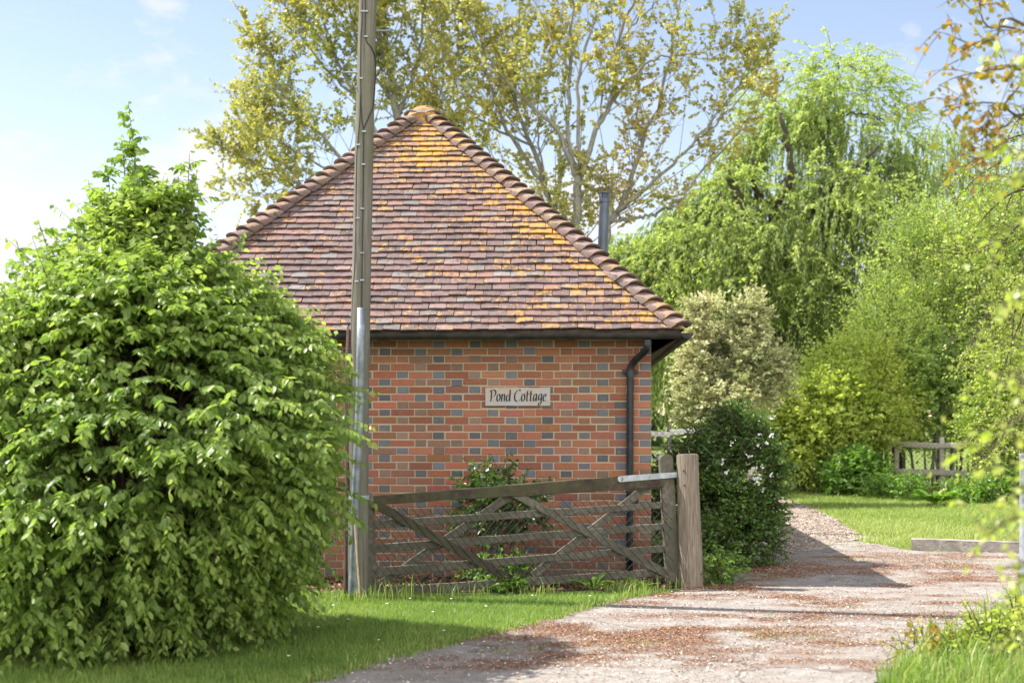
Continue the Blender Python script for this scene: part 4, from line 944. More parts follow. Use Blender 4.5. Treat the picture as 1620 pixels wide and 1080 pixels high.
sprays(BL, BS, HC + np.stack((np.cos(a3) * r3, np.sin(a3) * r3, z3), -1), np.stack((np.cos(a3), np.sin(a3), 0 * a3 + 0.2), -1), 0.4, 14, 0.078, 0.3, 0.6, 0.8, 0.002, 'ov', t0=0.1 * rng.random(m_))
sprays(BL, BS, P2, nrm(np.stack((np.cos(a2) * 0.45, np.sin(a2) * 0.45, np.ones(m)), -1) + rng.normal(0, 0.22, (m, 3))), l2, 15, 0.072, 0.0, 0.7, 0.45, 0.003, 'ov', t0=0.2 + 0.25 * rng.random(m), tips=0.2)
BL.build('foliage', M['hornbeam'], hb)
for i in range(7): 
    a = i * 0.9; b0 = HC + A(math.cos(a) * 0.12, math.sin(a) * 0.12, -0.03)
    p = HC + A(math.cos(a) * (0.35 + 0.3 * rng.random()), math.sin(a) * 0.5, 2.0 + 0.7 * rng.random()); tubes(BS, curve([b0, b0 + (p - b0) * A(.3, .3, .5), p], 8), np.linspace(0.035, 0.008, 8), 6)
k = rng.choice(n, 420, replace=False)
mid = HC + (P[k] - HC) * A(0.35, 0.35, 0.72)
st = HC + (P[k] - HC) * A(0.10, 0.10, 0.45)
tubes(BS, np.stack((st, mid, P[k]), 1), np.array([0.011, 0.008, 0.004]), 4, caps=False)
BS.build('branches', M['twig'], hb)

# ------------------------------------------------------------------ poplars behind the cottage
def poplar(name, label, base, limbs, d, n1, twigs, m, seed, leaf=0.082, lift=0.35, tb=0.2, clip=None):
    n1 = int(n1 * 1.45); twigs += 4
    """limbs: [(pixel path, r0, r1, depth drift)] drawn as the photograph shows them, d metres away."""
    th = thing(name, label, 'tree', base, 'poplars behind the cottage')
    BT, BL, BS = Buf(), Buf(), Buf(); A1 = []
    for (pts, r0, r1, dr) in limbs:
        q = np.linspace(0, 1, len(pts)); p3 = np.array([W(x, y, d + dr * u * u) for (x, y), u in zip(pts, q)])
        if pts[0][1] > 700: p3[0] = A(*base) - UP * 0.1
        c = curve(p3, 22); c[1:-1] += rng.normal(0, 0.025, (20, 3)); tubes(BT, c, np.linspace(r0, r1, 22) * 0.72, 9); A1.append((c, r0, r1))
    BT.build('trunk', M['bark'], th, smooth=True)
    tot = sum(np.linalg.norm(np.diff(c, axis=0), axis=1).sum() for c, _, _ in A1); P1, D1, L1, R1 = [], [], [], []
    for c, r0, r1 in A1:
        ln = np.linalg.norm(np.diff(c, axis=0), axis=1).sum(); k = int(n1 * ln / tot); u = 0.22 + 0.78 * rng.random(k) ** 0.85
        i = np.minimum((u * 21).astype(int), 20); f = (u * 21 - i)[:, None]; p = c[i] * (1 - f) + c[i + 1] * f; tg = nrm(c[i + 1] - c[i])
        dd = nrm(0.75 * tg + rand_dirs(k) * A(1, 1, 0.6) * 0.95 + UP * lift); P1.append(p); D1.append(dd); L1.append((1.9 - 1.1 * u) * (0.6 + 0.7 * rng.random(k))); R1.append((r0 + (r1 - r0) * u) * 0.20)
        P1.append(c[-1:]); D1.append(nrm(c[-1:] - c[-2:-1])); L1.append(np.array([1.0])); R1.append(np.array([r1 * 0.8]))
    P1, D1, L1, R1 = map(np.concatenate, (P1, D1, L1, R1)); k = len(P1); u = np.linspace(0, 1, 6)[None]
    bend = rng.normal(0, 0.18, (k, 3)) + UP * 0.22
    path = P1[:, None] + D1[:, None] * (L1[:, None] * u)[..., None] + bend[:, None] * (L1[:, None] * u ** 2)[..., None]
    tubes(BS, path, np.clip(R1, 0.006, 0.018)[:, None] * np.linspace(1, 0.3, 6)[None], 5, caps=False)
    s = 0.18 + 0.82 * rng.random((k, twigs)); i = np.minimum((s * 5).astype(int), 4); f = (s * 5 - i)[..., None]; kk = np.arange(k)[:, None]
    p = path[kk, i] * (1 - f) + path[kk, i + 1] * f; tg = nrm(path[kk, i + 1] - path[kk, i])
    D2 = nrm(0.6 * tg + rng.normal(0, 0.55, (k, twigs, 3)) + UP * 0.3).reshape(-1, 3); P2 = p.reshape(-1, 3); L2 = 0.25 + 0.45 * rng.random(len(P2))
    dens = fbm(P2 * 0.8, seed, 3); kp = dens > 0.33; P2, D2, L2 = P2[kp], D2[kp], L2[kp]
    tone = np.clip(tb + 1.1 * (fbm(P2 * 0.55, seed + 3, 3) - 0.4), 0, 0.55)
    sprays(BL, BS, P2, D2, L2, m, leaf, 0.10, 0.55, 0.15, 0.0035, 'rn', t0=tone, jit=0.6, s0=0.3)
    BL.build('crown', M['poplar'], th); BS.build('branches', M['bark'], th)
    return th
PDST = 30.0
poplar('poplar_tree', 'tall bronze leaved poplar whose grey trunk forks right above the cottage roof', W(912, 775, PDST) * A(1, 1, 0), [
    ([(912, 780), (911, 480), (911, 358), (915, 279)], 0.17, 0.12, 0),
    ([(915, 285), (875, 200), (814, 143), (767, 90), (730, 20)], 0.07, 0.02, -1.5),
    ([(914, 285), (900, 215), (902, 107), (907, 0), (905, -90)], 0.075, 0.025, 1.5),
    ([(916, 270), (916, 118), (943, 21), (955, -60)], 0.06, 0.02, 0.8),
    ([(917, 285), (946, 200), (968, 161), (982, 54), (1004, 0), (1020, -80)], 0.085, 0.02, -1),
    ([(966, 165), (997, 122), (1040, 90), (1090, 88), (1150, 72)], 0.05, 0.012, -1.2),
    ([(946, 205), (960, 120), (1000, 40), (1040, -40)], 0.035, 0.012, 1.6),
    ([(985, 60), (1030, 10), (1080, -50)], 0.03, 0.012, -1.2),
    ([(902, 110), (862, 40), (845, -60)], 0.03, 0.012, 2)], PDST, 72, 6, 14, 51, tb=0.15)
poplar('poplar_tree', 'leaning poplar with bronze leaves rising right of the flue pipe', W(948, 775, PDST) * A(1, 1, 0), [
    ([(950, 780), (950, 480), (958, 365), (979, 329), (997, 290), (1011, 233), (1047, 143), (1061, 90), (1068, 40)], 0.13, 0.018, 0.5),
    ([(975, 335), (1029, 290), (1090, 233), (1140, 172), (1180, 120)], 0.065, 0.014, -1),
    ([(1060, 330), (1082, 308), (1120, 258), (1161, 218), (1195, 165)], 0.05, 0.012, 0.6),
    ([(965, 350), (1010, 345), (1060, 330)], 0.05, 0.045, 0.3),
    ([(1011, 233), (1008, 160), (1015, 100)], 0.03, 0.010, 1.2),
    ([(1090, 233), (1130, 200), (1190, 130), (1205, 100)], 0.028, 0.010, -1.0)], PDST, 44, 5, 13, 57, tb=0.30)
poplar('poplar_tree', 'bronze leaved poplar with slim stems between the roof peak and trunk fork', W(872, 775, PDST + 2) * A(1, 1, 0), [
    ([(872, 780), (876, 420), (871, 322), (839, 229), (814, 150), (817, 60), (825, -60)], 0.12, 0.02, 1),
    ([(862, 290), (800, 200), (770, 110), (760, 10), (765, -60)], 0.07, 0.02, 0),
    ([(880, 370), (830, 300), (775, 250), (735, 215), (700, 150)], 0.05, 0.014, -1.2),
    ([(839, 229), (760, 190), (715, 120), (690, 30)], 0.045, 0.014, 1.4),
    ([(800, 200), (740, 130), (720, 40), (712, -50)], 0.035, 0.012, -1.5),
    ([(868, 318), (855, 240), (850, 150), (862, 60)], 0.04, 0.012, 1.9)], PDST + 2, 76, 7, 14, 63, tb=0.12)
poplar('poplar_tree', 'dense yellow bronze poplar standing left behind the roof and telegraph pole', W(640, 775, PDST + 1) * A(1, 1, 0), [
    ([(640, 780), (645, 420), (629, 184), (612, 90), (600, 0), (595, -80)], 0.17, 0.03, 0),
    ([(636, 300), (590, 200), (540, 110), (510, 20), (500, -60)], 0.08, 0.02, -1),
    ([(632, 360), (560, 270), (500, 210), (450, 150), (425, 90)], 0.075, 0.016, 1),
    ([(630, 400), (540, 330), (470, 290), (420, 265), (392, 245)], 0.06, 0.012, -0.6),
    ([(600, 330), (520, 270), (440, 225), (400, 190)], 0.045, 0.012, 1.2),
    ([(629, 184), (660, 100), (672, 10), (680, -70)], 0.06, 0.018, 1),
    ([(560, 150), (500, 90), (460, 30), (440, -40)], 0.04, 0.012, 1.5),
    ([(480, 285), (430, 305), (398, 312)], 0.022, 0.008, -0.5),
    ([(625, 170), (570, 80), (555, 0), (550, -70)], 0.05, 0.016, -1.6),
    ([(650, 300), (680, 220), (700, 130), (690, 30)], 0.05, 0.014, 1.6)], PDST + 1, 170, 8, 14, 69, tb=0.10)

# ------------------------------------------------------------------ weeping willows
def willow(name, label, base, limbs, lobes, d, strands, tops, seed, leaf=0.12):
    th = thing(name, label, 'tree', base); BT, BL, BS = Buf(), Buf(), Buf()
    for (pts, r0, r1, dr) in limbs:
        q = np.linspace(0, 1, len(pts)); p3 = np.array([W(x, y, d + dr * u) for (x, y), u in zip(pts, q)])
        if pts[0][1] > 700: p3[0] = A(*base) - UP * 0.1
        c = curve(p3, 20); c[1:-1] += rng.normal(0, 0.04, (18, 3)); tubes(BT, c, np.linspace(r0, r1, 20), 8)
    BT.build('trunk', M['dark_bark'], th, smooth=True)
    s = d / F
    for (px, py, rx, ry, dd, w, hang) in lobes:
        C = W(px, py, d + dd); R = A(rx * s, max(rx * s * 0.9, 0.9), ry * s)
        n = int(strands * w * 1.7)
        dirs = rand_dirs(n, 0.45); p = C + dirs * R * (0.45 + 0.6 * rng.random(n)[:, None])
        kp = fbm(p * 0.85, seed, 3) > 0.43; p, dirs = p[kp], dirs[kp]; n = len(p)
        L = hang * 0.62 * (0.4 + 1.0 * rng.random(n)); k = 6; u = np.linspace(0, 1, k)[None]
        out = nrm(dirs * A(1, 1, 0.25)); reach = L * 0.30 * rng.random(n)
        sway = A(-0.14, 0, 0) + rng.normal(0, 0.10, (n, 1, 3)) * A(1, 1, 0)
        path = p[:, None] + out[:, None] * (reach[:, None] * (1 - (1 - u) ** 2))[..., None] - UP * (L[:, None] * u ** 1.5)[..., None] + sway * (L[:, None] * u)[..., None]
        tubes(BS, path, 0.006, 3, caps=False)
        m = 26; q = rng.random((n, m)); i = np.minimum((q * (k - 1)).astype(int), k - 2); f = (q * (k - 1) - i)[..., None]; kk = np.arange(n)[:, None]
        lp = path[kk, i] * (1 - f) + path[kk, i + 1] * f; tg = nrm(path[kk, i + 1] - path[kk, i])
        ld = nrm(0.9 * tg + rng.normal(0, 0.42, (n, m, 3)) - UP * 0.35); ln = rng.normal(0, 1, (n, m, 3)) + A(-0.5, 0, 0.35)
        tone = np.clip(0.25 + 1.3 * (fbm(p * 0.9, seed + 2, 3) - 0.45), 0, 0.6)[:, None] + 0.35 * rng.random((n, m))
        leaves(BL, lp, ld, ln, leaf * (0.6 + 0.6 * rng.random(n * m)), 'na', tone.ravel(), 1.7)
    for (px, py, rx, ry, dd, n) in tops:                        # bushy upper shoots
        C = W(px, py, d + dd); R = A(rx * s, rx * s * 0.9, ry * s); n *= 2; dirs = rand_dirs(n, 0.35); p = C + dirs * R * (0.35 + 0.65 * rng.random(n)[:, None])
        kp = fbm(p * 1.2, seed + 9, 3) > 0.45; p, dirs = p[kp], dirs[kp]; n = len(p)
        sprays(BL, BS, p, nrm(dirs + rng.normal(0, 0.4, (n, 3)) + UP * 0.1), 0.5 + 0.5 * rng.random(n), 20, leaf * 0.9, 0.55, 0.6, 0.3, 0.005, 'na', t0=0.35 + 0.3 * rng.random(n), jit=0.45, wid=2.0)
    BL.build('crown', M['willow'], th); BS.build('branches', M['dark_bark'], th); return th
willow('weeping_willow', 'big pale green weeping willow with long hanging strands behind the cottage', fz(1205, 38), [
    ([(1205, 760), (1195, 600), (1178, 500), (1182, 410), (1178, 340), (1150, 260)], 0.38, 0.07, -1.2),
    ([(1188, 520), (1225, 420), (1224, 330), (1247, 290), (1246, 235), (1232, 180)], 0.20, 0.05, -1.6),
    ([(1222, 335), (1195, 300), (1190, 250)], 0.09, 0.04, -1.5), ([(1210, 470), (1290, 320), (1330, 290), (1390, 230)], 0.16, 0.04, -1.6),
    ([(1246, 240), (1290, 190), (1320, 130), (1330, 90)], 0.06, 0.02, 0.5), ([(1240, 200), (1225, 150), (1250, 100)], 0.05, 0.02, -0.5),
    ([(1200, 560), (1290, 480), (1330, 400), (1380, 350)], 0.18, 0.04, 1), ([(1190, 560), (1120, 480), (1060, 430)], 0.18, 0.05, 0.5), ([(1285, 200), (1350, 180), (1400, 190)], 0.05, 0.02, 0)],
   [(1185, 260, 55, 60, 0.3, 0.6, 1.8), (1120, 345, 60, 50, 0.4, 0.7, 2.2), (1280, 300, 90, 60, 0.6, 0.8, 2.2), (1080, 360, 50, 40, 0.4, 0.5, 2.2), (1250, 210, 90, 60, 0, 0.6, 1.2), (1345, 220, 100, 70, 0.5, 0.8, 1.6), (1420, 290, 60, 70, 0, 0.55, 1.9), (1165, 330, 70, 60, 0, 0.5, 1.7), (1130, 400, 90, 60, -1, 1.1, 2.2), (1050, 410, 80, 55, 0.5, 1.0, 2.4),
    (990, 420, 45, 60, 1.0, 0.6, 2.6), (1240, 400, 70, 60, -1.5, 0.7, 2.0), (1330, 330, 100, 60, -1, 1.1, 2.1), (1400, 370, 80, 70, -0.5, 1.0, 2.2), (1300, 450, 80, 60, 0.8, 0.9, 2.2), (1100, 500, 90, 60, -0.6, 1.0, 2.4),
    (1010, 510, 60, 70, 0.6, 0.9, 2.8), (1045, 560, 45, 50, -1.5, 0.8, 2.2), (1200, 520, 110, 60, 1.5, 1.2, 2.6), (1350, 540, 110, 60, 1.5, 1.0, 2.4), (1450, 430, 60, 90, 0.5, 0.7, 2.2)], 38.0, 310,
   [(1325, 130, 85, 62, 0, 120), (1250, 150, 75, 65, 0.4, 110), (1370, 160, 70, 65, -0.4, 90), (1290, 210, 95, 60, -0.8, 110), (1215, 210, 60, 50, 0.2, 60), (1420, 215, 50, 50, 0, 60), (1165, 310, 65, 55, -1.2, 80), (1120, 390, 80, 55, -1.4, 80), (1045, 420, 80, 50, -1, 80), (1240, 380, 80, 60, -1.8, 80), (1330, 320, 90, 60, -1.6, 90), (1400, 360, 80, 70, -1.4, 70), (1130, 480, 90, 60, -1.4, 70), (1010, 480, 50, 60, -1, 40), (1290, 450, 90, 60, -1.4, 60), (1190, 450, 70, 50, -1.5, 50)], 71)
willow('weeping_willow', 'feathery thin willow crown at the right beyond the tall hedge', fz(1560, 46), [
    ([(1560, 745), (1550, 520), (1530, 380), (1490, 260)], 0.25, 0.05, 0), ([(1540, 420), (1470, 320), (1440, 280)], 0.1, 0.03, 0), ([(1550, 450), (1600, 330), (1630, 250)], 0.1, 0.03, 0)],
   [(1475, 245, 70, 50, 0, 0.5, 1.8), (1520, 300, 60, 60, 0, 0.5, 2.2), (1580, 320, 70, 60, 1, 0.5, 2.2), (1500, 400, 80, 60, 0, 0.8, 2.2), (1600, 420, 80, 60, 0, 0.8, 2.2), (1680, 360, 90, 80, 0, 0.7, 2.4)], 46.0, 190, [], 77)

# ------------------------------------------------------------------ shrubs and hedge trees
def shrub(name, label, base, blobs_px, d, n, m, leaf, mat, cat='shrub', L=(0.25, 0.5), up=0.2, dirup=0.2, droop=0.15, hang=0.3, flat=0.3, tmpl='rh', thr=0.38, freq=1.5, seed=5, stems=14, sr=(0.03, 0.008), bark='twig', inner=0.5, tone=(0.1, 0.3), group=None, lump=0.35, wid=1.0, tw=0.0035, tips=0.1):
    th = thing(name, label, cat, base, group); BL, BS = Buf(), Buf(); s = d / F
    blobs = [(W(px, py, d + dd), A(rx * s, ry * s * 0 + max(rx, 30) * s * 0.85, ry * s)) for (px, py, rx, ry, dd) in blobs_px]
    P, O = blob_points(blobs, int(n * 1.5), inner, up, lump, seed); P[:, 2] = np.maximum(P[:, 2], 0.05)
    kp = fbm(P * freq, seed + 1, 3) > thr; P, O = P[kp], O[kp]; k = len(P)
    D = nrm(O + rng.normal(0, 0.35, (k, 3)) + UP * dirup)
    tn = tone[0] + tone[1] * np.clip(1.8 * (fbm(P * freq * 0.8, seed + 2, 3) - 0.22), 0, 1.2)
    sprays(BL, BS, P, D, L[0] + (L[1] - L[0]) * rng.random(k), m, leaf, droop, hang, flat, tw, tmpl, t0=tn, jit=0.4, wid=wid, tips=tips)
    tg = P[rng.choice(k, stems)]
    stems_to(BS, A(*base), tg, sr[0], sr[1], spread=0.8 if name == 'hedge_shrub' else 0.08)
    BL.build('foliage', M[mat], th); BS.build('stems', M[bark], th); return th
shrub('flowering_shrub', 'dark green shrub with small white flowers behind the gate post', fz(1135, 14.9), [(1128, 785, 64, 90, 0), (1172, 750, 48, 90, 0.1), (1085, 805, 45, 70, 0.1), (1150, 850, 68, 50, -0.2), (1200, 730, 26, 45, 0), (1100, 870, 45, 30, -0.5), (1195, 810, 26, 60, 0), (1062, 790, 30, 50, 0.3), (1165, 690, 35, 35, 0.1)],
      14.9, 2900, 12, 0.052, 'laurel', L=(0.14, 0.30), dirup=0.35, thr=0.40, freq=3.5, seed=15, tone=(0.0, 0.28), flat=0.5, wid=0.85, tips=0.28, droop=0.1, stems=20, sr=(0.022, 0.005))
fs = bpy.data.objects['flowering_shrub']; b = Buf(); s = 14.9 / F
for (px, py) in [(1205 + 18 * rng.normal(), 745 + 22 * rng.normal()) for _ in range(15)] + [(1195, 870), (1190, 880), (1155, 700), (1150, 745), (1145, 730), (1215, 700), (1222, 690), (1185, 720), (1120, 740)]:
    c = W(px, py, 14.55 + 0.12 * rng.normal()); 
    for q in range(5):
        p = c + rng.normal(0, 0.016, 3); nn = nrm(rand_dirs(1)[0] + A(-0.2, -0.8, 0.5)); a = np.arange(5) * 2 * np.pi / 5; X = nrm(np.cross(nn, A(0, 0.3, 1))); Y = np.cross(nn, X)
        leaves(b, np.repeat(p[None], 5, 0), X * np.cos(a)[:, None] + Y * np.sin(a)[:, None] + nn * 0.2, np.repeat(nn[None], 5, 0), 0.013, 'rn')
b.build('blossom', M['petal'], fs)
shrub('variegated_shrub', 'tall pale cream and grey green shrub behind the cottage corner', fz(1150, 25), [(1155, 590, 66, 56, 0), (1112, 550, 36, 45, 0), (1190, 545, 24, 50, 0), (1102, 510, 14, 24, 0), (1190, 500, 12, 26, 0), (1212, 600, 30, 34, 0), (1135, 630, 62, 40, -0.3), (1100, 600, 18, 32, 0), (1150, 530, 28, 32, 0.2), (1225, 575, 16, 18, 0), (1118, 655, 34, 28, 0), (1128, 500, 10, 20, 0)],
      25, 2300, 12, 0.080, 'variegated', L=(0.18, 0.38), dirup=0.5, thr=0.40, freq=2.2, seed=25, tone=(0.0, 0.55), hang=0.1, flat=0.4, stems=16, sr=(0.05, 0.012), bark='bark', droop=0.05, tips=0.15)
b = Buf(); tr = bpy.data.objects['variegated_shrub']; tubes(b, curve([fz(1190, 24.6), W(1189, 690, 24.6), W(1190, 650, 24.6), W(1196, 620, 24.6)], 10), np.linspace(0.09, 0.045, 10), 9); tubes(b, curve([W(1189, 660, 24.6), W(1180, 640, 24.6), W(1176, 625, 24.6)], 6), np.linspace(0.05, 0.02, 6), 7); b.build('trunk', M['palewood'], tr)
HG = 'shrubs of the hedge right of the lawn'
shrub('hedge_shrub', 'rounded golden green shrub at the left end of the hedge', fz(1340, 29), [(1305, 650, 72, 65, 0), (1350, 635, 72, 80, 0.3), (1260, 690, 48, 50, -0.3), (1315, 712, 68, 50, 0), (1375, 655, 38, 50, 0), (1285, 620, 40, 35, 0), (1235, 705, 26, 40, -0.2)],
      29, 2600, 12, 0.095, 'yellowhedge', L=(0.3, 0.9), lump=0.7, dirup=0.3, thr=0.45, flat=0.0, freq=1.5, seed=35, tone=(0.05, 0.42), group=HG, droop=0.2, stems=24, sr=(0.03, 0.008))
shrub('hedge_shrub', 'tall airy light green shrub with upright rods above the golden one', fz(1430, 31), [(1395, 530, 75, 60, 0), (1460, 490, 90, 90, 0), (1350, 575, 60, 50, 0), (1530, 450, 80, 100, 0.3), (1430, 600, 100, 60, 0), (1490, 560, 80, 70, -0.3), (1325, 500, 30, 30, 0), (1500, 400, 50, 40, 0), (1600, 430, 70, 100, 0.5)],
      31, 2700, 24, 0.075, 'hedge', L=(0.7, 1.7), dirup=0.75, thr=0.46, freq=1.0, lump=0.7, flat=0.1, seed=45, tone=(0.2, 0.38), group=HG, droop=0.06, hang=0.0, stems=26, sr=(0.035, 0.010), tips=0.1, tw=0.004)
shrub('hedge_shrub', 'mid green leafy shrub growing up behind the post and rail fence', fz(1500, 30.5), [(1470, 615, 70, 60, 0), (1530, 600, 80, 75, 0), (1590, 600, 70, 90, 0), (1440, 640, 40, 40, 0), (1560, 530, 70, 60, 0.5)],
      30.5, 1900, 12, 0.105, 'hedge', L=(0.3, 0.9), dirup=0.3, thr=0.47, freq=1.1, lump=0.6, seed=55, tone=(0.0, 0.36), group=HG, stems=16, sr=(0.028, 0.010), bark='bark', inner=0.3)
shrub('hedge_shrub', 'pale green tangled shrub nearest the right edge of the photo', fz(1620, 26), [(1600, 640, 60, 70, 0), (1650, 560, 80, 110, 0), (1570, 690, 36, 60, 0), (1640, 720, 60, 50, 0)],
      26, 1500, 12, 0.075, 'birch', L=(0.3, 0.6), dirup=0.3, thr=0.42, freq=1.6, seed=65, tone=(0.1, 0.42), group=HG, stems=22, sr=(0.035, 0.010), bark='bark', inner=0.3)
shrub('hedge_shrub', 'low bright green bush in front of the fence rails', fz(1365, 27.8), [(1350, 745, 30, 26, 0), (1375, 755, 26, 16, 0), (1330, 755, 20, 18, 0)], 27.8, 420, 10, 0.10, 'broad', L=(0.2, 0.4), thr=0.3, freq=2, seed=75, group=HG, stems=10, sr=(0.015, 0.005), tmpl='ov')
shrub('nettle_patch', 'low nettles and weeds along the foot of the fence', fz(1560, 25.5), [(1570, 785, 50, 18, 0), (1615, 778, 50, 30, 0), (1440, 778, 30, 9, 0.6), (1400, 774, 26, 9, 1.2), (1520, 788, 30, 9, -0.2), (1660, 760, 50, 50, 0)], 25.5, 900, 9, 0.08, 'broad', cat='plants', L=(0.15, 0.4), dirup=0.8, thr=0.3, freq=2, seed=85, stems=8, sr=(0.008, 0.004), tmpl='ov')
shrub('wall_shrub', 'small dark green rose bush growing against the brick wall behind the gate', fz(790, 13.15), [(770, 775, 38, 26, 0), (800, 800, 48, 34, -0.1), (755, 800, 26, 30, 0), (835, 805, 26, 22, 0), (770, 830, 34, 24, 0), (790, 756, 20, 12, 0)], 13.15, 230, 8, 0.056, 'laurel', L=(0.12, 0.28), thr=0.44, freq=4, seed=95, tone=(0.0, 0.3), tmpl='ov', stems=14, sr=(0.008, 0.003), inner=0.2)
shrub('bed_plant', 'leafy light green young plant at the gate foot before the wall', fz(795, 12.75), [(790, 905, 42, 18, 0), (765, 912, 22, 16, 0), (825, 908, 18, 14, 0)], 12.75, 80, 8, 0.055, 'broad', cat='plant', L=(0.08, 0.2), thr=0.2, freq=4, seed=105, tmpl='ov', stems=10, sr=(0.004, 0.002))
shrub('bed_plant', 'small green weed sprouting under the lower gate rail', fz(805, 12.45), [(805, 935, 18, 14, 0)], 12.45, 40, 7, 0.05, 'broad', cat='plant', L=(0.06, 0.14), thr=0.1, freq=4, seed=106, tmpl='ov', stems=6, sr=(0.003, 0.002))
shrub('bed_plant', 'green weeds sprouting at the base of the log post', fz(1125, 12.9), [(1128, 905, 26, 12, 0), (1150, 895, 22, 14, 0.3)], 12.9, 70, 8, 0.05, 'broad', cat='plant', L=(0.08, 0.18), thr=0.1, freq=4, seed=107, tmpl='ov', stems=8, sr=(0.003, 0.002))
def rosette(name, label, base, n, L, wid, mat='broad', cat='plant', lift=0.8):
    th = thing(name, label, cat, base); b, bs = Buf(), Buf()
    for i in range(n):
        a = i * 2.4 + rng.normal(0, 0.2); el = lift * (0.35 + 0.65 * rng.random()); l = L * (0.6 + 0.5 * rng.random()); o_ = A(math.cos(a), math.sin(a), 0); s_ = A(-math.sin(a), math.cos(a), 0); k = 7
        u = np.linspace(0, 1, k); h = el * u * l - 0.55 * el * l * u ** 2.2; r = l * u * (1 - 0.25 * el)
        c = A(*base) + o_ * (r[:, None] + 0.02) + UP * (h[:, None] + 0.03); w = wid * np.array([0.12, 0.16, 0.6, 0.95, 0.9, 0.55, 0.02]) / 2; wave = rng.normal(0, 0.12, k)
        V = np.concatenate((c - s_ * w[:, None] + UP * (w * (0.35 + wave))[:, None], c, c + s_ * w[:, None] + UP * (w * (0.35 - wave))[:, None])); i0 = np.arange(k - 1)[:, None]
        b.add(V, [i0 + A(0, 1, k + 1, k).astype(int), i0 + A(k, k + 1, 2 * k + 1, 2 * k).astype(int)], t=np.clip(0.2 + 0.8 * rng.random(), 0, 1))
    b.build('leaves', M[mat], th); return th
rosette('dock_plant', 'broad leaved dock at the gate foot left of the stile', G(938, 936), 9, 0.26, 0.055, lift=1.2)
rosette('dock_plant', 'broad leaved dock close under the gate stile', G(1015, 934), 8, 0.2, 0.05, lift=1.2)
rosette('comfrey_plant', 'big broad leaved plant at the lawn edge before the fence', fz(1480, 24.6), 36, 0.52, 0.17, lift=1.0)

# ------------------------------------------------------------------ trees reaching in from the right
def side_tree(name, label, base, boughs, d, mat, leaf, n1, twigs, m, seed, tmpl, L1=(0.5, 1.1), r=(0.05, 0.008), hang=0.6, tone=0.2, trunk_top=4.5, wid=1.0, cat='tree', tr=0.07):
    th = thing(name, label, cat, base); BT, BL, BS = Buf(), Buf(), Buf(); base = A(*base)
    tp = base + A(0.15, 0.1, trunk_top); trunk = curve([base - UP * 0.05, base + (tp - base) * 0.5 + A(-0.05, 0, 0), tp], 16); tubes(BT, trunk, np.linspace(tr, tr * 0.3, 16), 9); BT.build('trunk', M['bark'], th, smooth=True)
    P, D, L = [], [], []
    for pts in boughs:
        p3 = np.array([W(x, y, d + q) for x, y, q in pts]); zc = np.clip((p3[0, 2] - 0.4 - base[2]) / trunk_top, 0.1, 0.98); j = trunk[int(zc * 15)]
        c = curve(np.concatenate((j[None], p3)), 18); tubes(BS, c, np.linspace(r[0], r[1], 18), 6)
        u = 0.15 + 0.85 * rng.random(n1); i = np.minimum((u * 17).astype(int), 16); P.append(c[i] + (c[i + 1] - c[i]) * rng.random((n1, 1))); D.append(nrm(nrm(c[i + 1] - c[i]) * 0.8 + rng.normal(0, 0.6, (n1, 3)))); L.append(L1[0] + (L1[1] - L1[0]) * rng.random(n1))
        P.append(c[-1:]); D.append(nrm(c[-1:] - c[-2:-1])); L.append(np.array([L1[0] * 0.6]))
    P, D, L = map(np.concatenate, (P, D, L)); k = len(P); u = np.linspace(0, 1, 5)[None]
    path = P[:, None] + D[:, None] * (L[:, None] * u)[..., None] - UP * (0.25 * L[:, None] * u ** 2)[..., None]; tubes(BS, path, np.array([1, .8, .6, .45, .3]) * r[1] * 0.9, 4, caps=False)
    s = rng.random((k, twigs)); i = np.minimum((s * 4).astype(int), 3); kk = np.arange(k)[:, None]; p = (path[kk, i] + (path[kk, i + 1] - path[kk, i]) * (s * 4 - i)[..., None]).reshape(-1, 3)
    D2 = nrm(rng.normal(0, 1, (len(p), 3)) * A(1, 1, 0.6) - UP * 0.2); sprays(BL, BS, p, D2, 0.10 + 0.16 * rng.random(len(p)), m, leaf, 0.3, hang, 0.3, 0.0018, tmpl, t0=tone + 0.35 * rng.random(len(p)) - 0.1, jit=0.5, wid=wid)
    BL.build('crown', M[mat], th); BS.build('branches', M['twig'], th); return th
side_tree('aspen_tree', 'coppery young leaved branches hanging in at the top right corner', (3.55, 7.0, 0), [
    [(2000, 60, 0.2), (2120, 20, 0.3), (2220, 40, 0.4)], [(1900, 20, -0.4), (1830, -60, -0.5), (1770, -80, -0.5)], [(1960, -150, 0.3), (1930, -330, 0.4), (1900, -420, 0.4)], [(2030, 200, -0.4), (2110, 210, -0.6), (2190, 260, -0.6)], [(1900, 160, 0.6), (1830, 120, 0.9), (1780, 160, 1.0)], [(1980, -100, -0.4), (2060, -260, -0.5), (2100, -330, -0.5)],
    [(1625, 40, 0), (1575, 60, 0), (1540, 70, 0), (1500, 55, 0)], [(1640, 60, 0.2), (1560, 40, 0.2), (1550, -30, 0.2)], [(1640, 120, 0), (1580, 110, 0), (1520, 120, 0)], [(1640, 200, 0), (1580, 165, 0), (1515, 165, 0)], [(1650, 190, 0.3), (1590, 200, 0.1), (1545, 225, 0)],
    [(1660, 90, -0.2), (1610, 140, -0.1), (1560, 200, 0)], [(1650, 0, 0.3), (1600, -20, 0.3), (1545, -10, 0.3)]], 7.0, 'aspen', 0.042, 5, 3, 5, 111, 'rn', L1=(0.14, 0.34), r=(0.009, 0.0025), tone=0.12, trunk_top=4.2)
